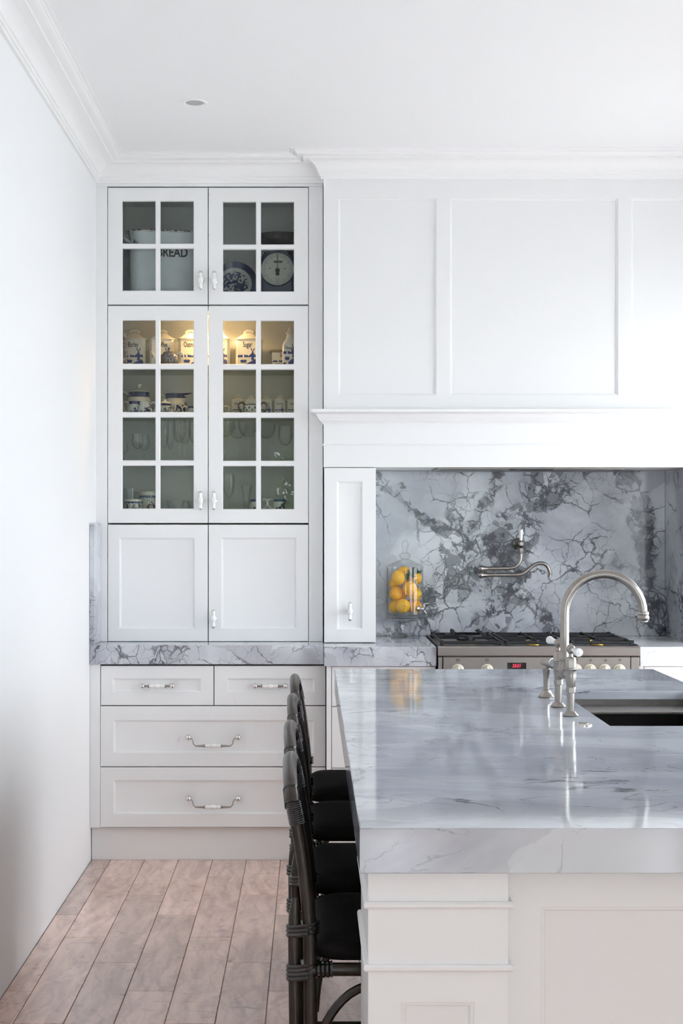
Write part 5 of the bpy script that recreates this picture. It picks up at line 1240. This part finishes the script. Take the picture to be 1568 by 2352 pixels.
MB().loops([stad(hw + 0.004, hd + 0.004, 0.07, hb - 0.0055), stad(hw + 0.008, hd + 0.008, 0.074, hb), stad(hw + 0.006, hd + 0.006, 0.072, hb + 0.004), stad(hw - 0.001, hd - 0.001, 0.068, hb + 0.003), stad(hw - 0.003, hd - 0.003, 0.066, hb - 0.0055)]).build('rim', 'enamel', t)
mb = MB(); rnd = random.Random(3)
for k in range(16):
    a = rnd.uniform(-0.95, 0.95); mb.sphere((a * (hw - 0.05), -hd - 0.0065, hb + rnd.uniform(-0.001, 0.003)), 0.0045, 8, 5, (rnd.uniform(1.0, 2.6), 0.6, 0.7))
for k in range(8):
    a = PI + rnd.uniform(0.05, 1.3); mb.sphere((-(hw - 0.068) + 0.075 * math.cos(a), -(hd - 0.068) + 0.075 * math.sin(a), hb + 0.001), 0.005, 8, 5, (1.3, 1.3, 0.7))
mb.build('rim_chips', 'rust', t)
handle(t, [(-hw + 0.002, -0.034, 0.275), (-hw - 0.026, -0.034, 0.293), (-hw - 0.030, 0, 0.296), (-hw - 0.026, 0.034, 0.293), (-hw + 0.002, 0.034, 0.275)], 0.006, 'enamel')
mb = MB(); mb.sphere((-hw + 0.020, -hd + 0.014, 0.262), 0.006, 8, 6, (0.7, 0.7, 3.4)); mb.sphere((-hw + 0.031, -hd + 0.0075, 0.255), 0.004, 8, 6, (0.7, 0.7, 4.5)); mb.build('rust_runs', 'rust', t)
text_part('BREAD', 0.058, 'ink', t, (0.014, -hd - 0.0004, 0.224), sx=0.78, bold=0.0012)
t.location = (X(386, 6.475), 6.475, zt_); t.rotation_euler = (0, 0, 0.16)
# kitchen scales
t = thing('kitchen_scales', 'navy kitchen scales with a round cream dial and black pan', 'scales', (0, 0, 0))
Dk = 6.505; dzc = Z(618, Dk - 0.05) - zt_; rd = 0.0745
MB().loops([octa(0.185, 0.13, 0.02, 0.0004), octa(0.185, 0.13, 0.02, 0.018), octa(0.166, 0.095, 0.02, 0.035), octa(0.160, 0.085, 0.02, dzc + 0.05), octa(0.12, 0.075, 0.02, dzc + 0.083), octa(0.06, 0.05, 0.012, dzc + 0.092)]).build('housing', 'navy', t, angle=30)
MB().lathe([(0.020, 0), (0.020, 0.012), (0.012, 0.014), (0.012, 0.022)], (0, 0, dzc + 0.0915), 18).build('pan_post', 'navy', t)
MB().lathe(solid_of([(0.055, 0.0), (0.080, 0.008), (0.102, 0.028), (0.107, 0.046)], 0.003), (0.008, 0, dzc + 0.1138), 36).build('weighing_pan', 'pan', t)
ry = Matrix.Rotation(PI / 2, 4, 'X')
MB().lathe([(0, 0.0), (rd + 0.004, 0.0), (rd + 0.004, 0.010), (rd, 0.012), (rd - 0.002, 0.008), (0, 0.008)], (0, -0.042, dzc), 40, ry).build('dial_bezel', 'navy', t)
df = MB().lathe([(rd - 0.001, 0.0), (rd - 0.001, 0.0012), (0, 0.0012)], (0, -0.0502, dzc), 40, ry).build('dial_face', 'dial', t)
yd = -0.0518; mb = MB()
for k in range(60):
    a = 2 * PI * k / 60; r0 = rd * (0.83 if k % 5 == 0 else 0.87); r1 = rd * 0.905; w = 0.0005 if k % 5 else 0.0009
    u = Vector((math.sin(a), 0, math.cos(a))); v = Vector((math.cos(a), 0, -math.sin(a))); c = Vector((0, yd, dzc))
    mb.quad(c + u * r0 - v * w, c + u * r0 + v * w, c + u * r1 + v * w, c + u * r1 - v * w)
for r0, r1 in ((0.79, 0.805), (0.915, 0.93)):
    for k in range(48):
        a, b = 2 * PI * k / 48, 2 * PI * (k + 1) / 48
        mb.quad(*[(math.sin(q) * rd * r, yd, dzc + math.cos(q) * rd * r) for q, r in ((a, r0), (b, r0), (b, r1), (a, r1))])
mb.build('scale_marks', 'ink', df, smooth=False)
for k, n_ in enumerate(range(1, 13)):
    a = 2 * PI * n_ / 12; text_part(str(n_), 0.008, 'ink', df, (math.sin(a) * rd * 0.70, yd, dzc + math.cos(a) * rd * 0.70), name='dial_number')
text_part('salter', 0.0175, 'ink', df, (0.004, yd, dzc + 0.034), sx=1.05, bold=0.0006)
for zz, s in ((-0.042, '5kg x 20g'), (-0.049, '11lb x 1oz')): text_part(s, 0.005, 'ink', df, (0, yd, dzc + zz), name='small_print')
mb = MB().lathe([(0.0105, 0), (0.0105, 0.003), (0, 0.003)], (0, -0.0522, dzc - 0.006), 20, ry)
mb.box(-0.0014, 0.0014, -0.0545, -0.0535, dzc - 0.004, dzc + rd * 0.93); mb.sphere((0, -0.0538, dzc - 0.022), 0.009, 12, 8, (1, 0.15, 1)); mb.build('dial_pointer', 'ink', df)
for s in (-1, 1): MB().lathe([(0.0028, 0), (0.0028, 0.0008), (0, 0.0008)], (s * 0.034, -0.0520, dzc + 0.002), 10, ry).build('dial_screw', 'ink', df)
t.location = (X(637, Dk - 0.05), Dk, zt_)
# leaning plate
R_ = 0.107; lean = math.radians(14)
mb = MB().lathe([(0, 0.004), (R_ * 0.62, 0.004), (R_ * 0.70, 0.0095), (R_ * 0.98, 0.016), (R_, 0.0175), (R_ * 0.98, 0.0125), (R_ * 0.70, 0.005), (R_ * 0.6, 0.0), (0, 0.0)], (0, 0, 0), 48)
o = tag(mb.build('dinner_plate', plate_mat(0, 0, R_)), 'blue-rimmed plate with flower spray leaning beside the kitchen scales', 'plate')
o.rotation_euler = (PI / 2 - lean, 0, 0); o.location = (X(538, 6.52), 6.535, zt_ + R_ * math.cos(lean) + 0.0002)

# ------------------------------------------------------------------ garden shrub seen mirrored in the cabinet glass
def shrub(label, cx, cy, r, h, n, seed):
    t = thing('garden_shrub', label, 'shrub', (cx, cy, -0.11)); rnd = random.Random(seed); mb = MB()
    for k in range(n):
        a, u, q = rnd.uniform(0, 2 * PI), rnd.uniform(-1, 1), rnd.uniform(0.55, 1) 
        w = math.sqrt(1 - u * u); p = Vector((cx + r * w * math.cos(a) * q, cy + r * w * math.sin(a) * q, h * 0.5 + h * 0.45 * u * q))
        d1 = Vector((rnd.gauss(0, 1), rnd.gauss(0, 1), rnd.gauss(0, 1))).normalized(); d2 = d1.orthogonal().normalized(); L_ = rnd.uniform(0.05, 0.11)
        mb.quad(p - d1 * L_, p + d2 * L_ * 0.4, p + d1 * L_, p - d2 * L_ * 0.4)
    mb.build('foliage', 'hedge', t, smooth=False, normals=False)
    MB().tube([(cx, cy, -0.1095), (cx, cy, h * 0.6)], [0.05, 0.03], 8).build('trunk', 'stem', t)
shrub('leafy green garden shrub outside the rear glass doors', -0.45, -4.6, 0.95, 3.3, 3600, 1)
shrub('broad green garden shrub further along outside the rear glass doors', 1.55, -4.9, 0.9, 2.2, 1500, 2)
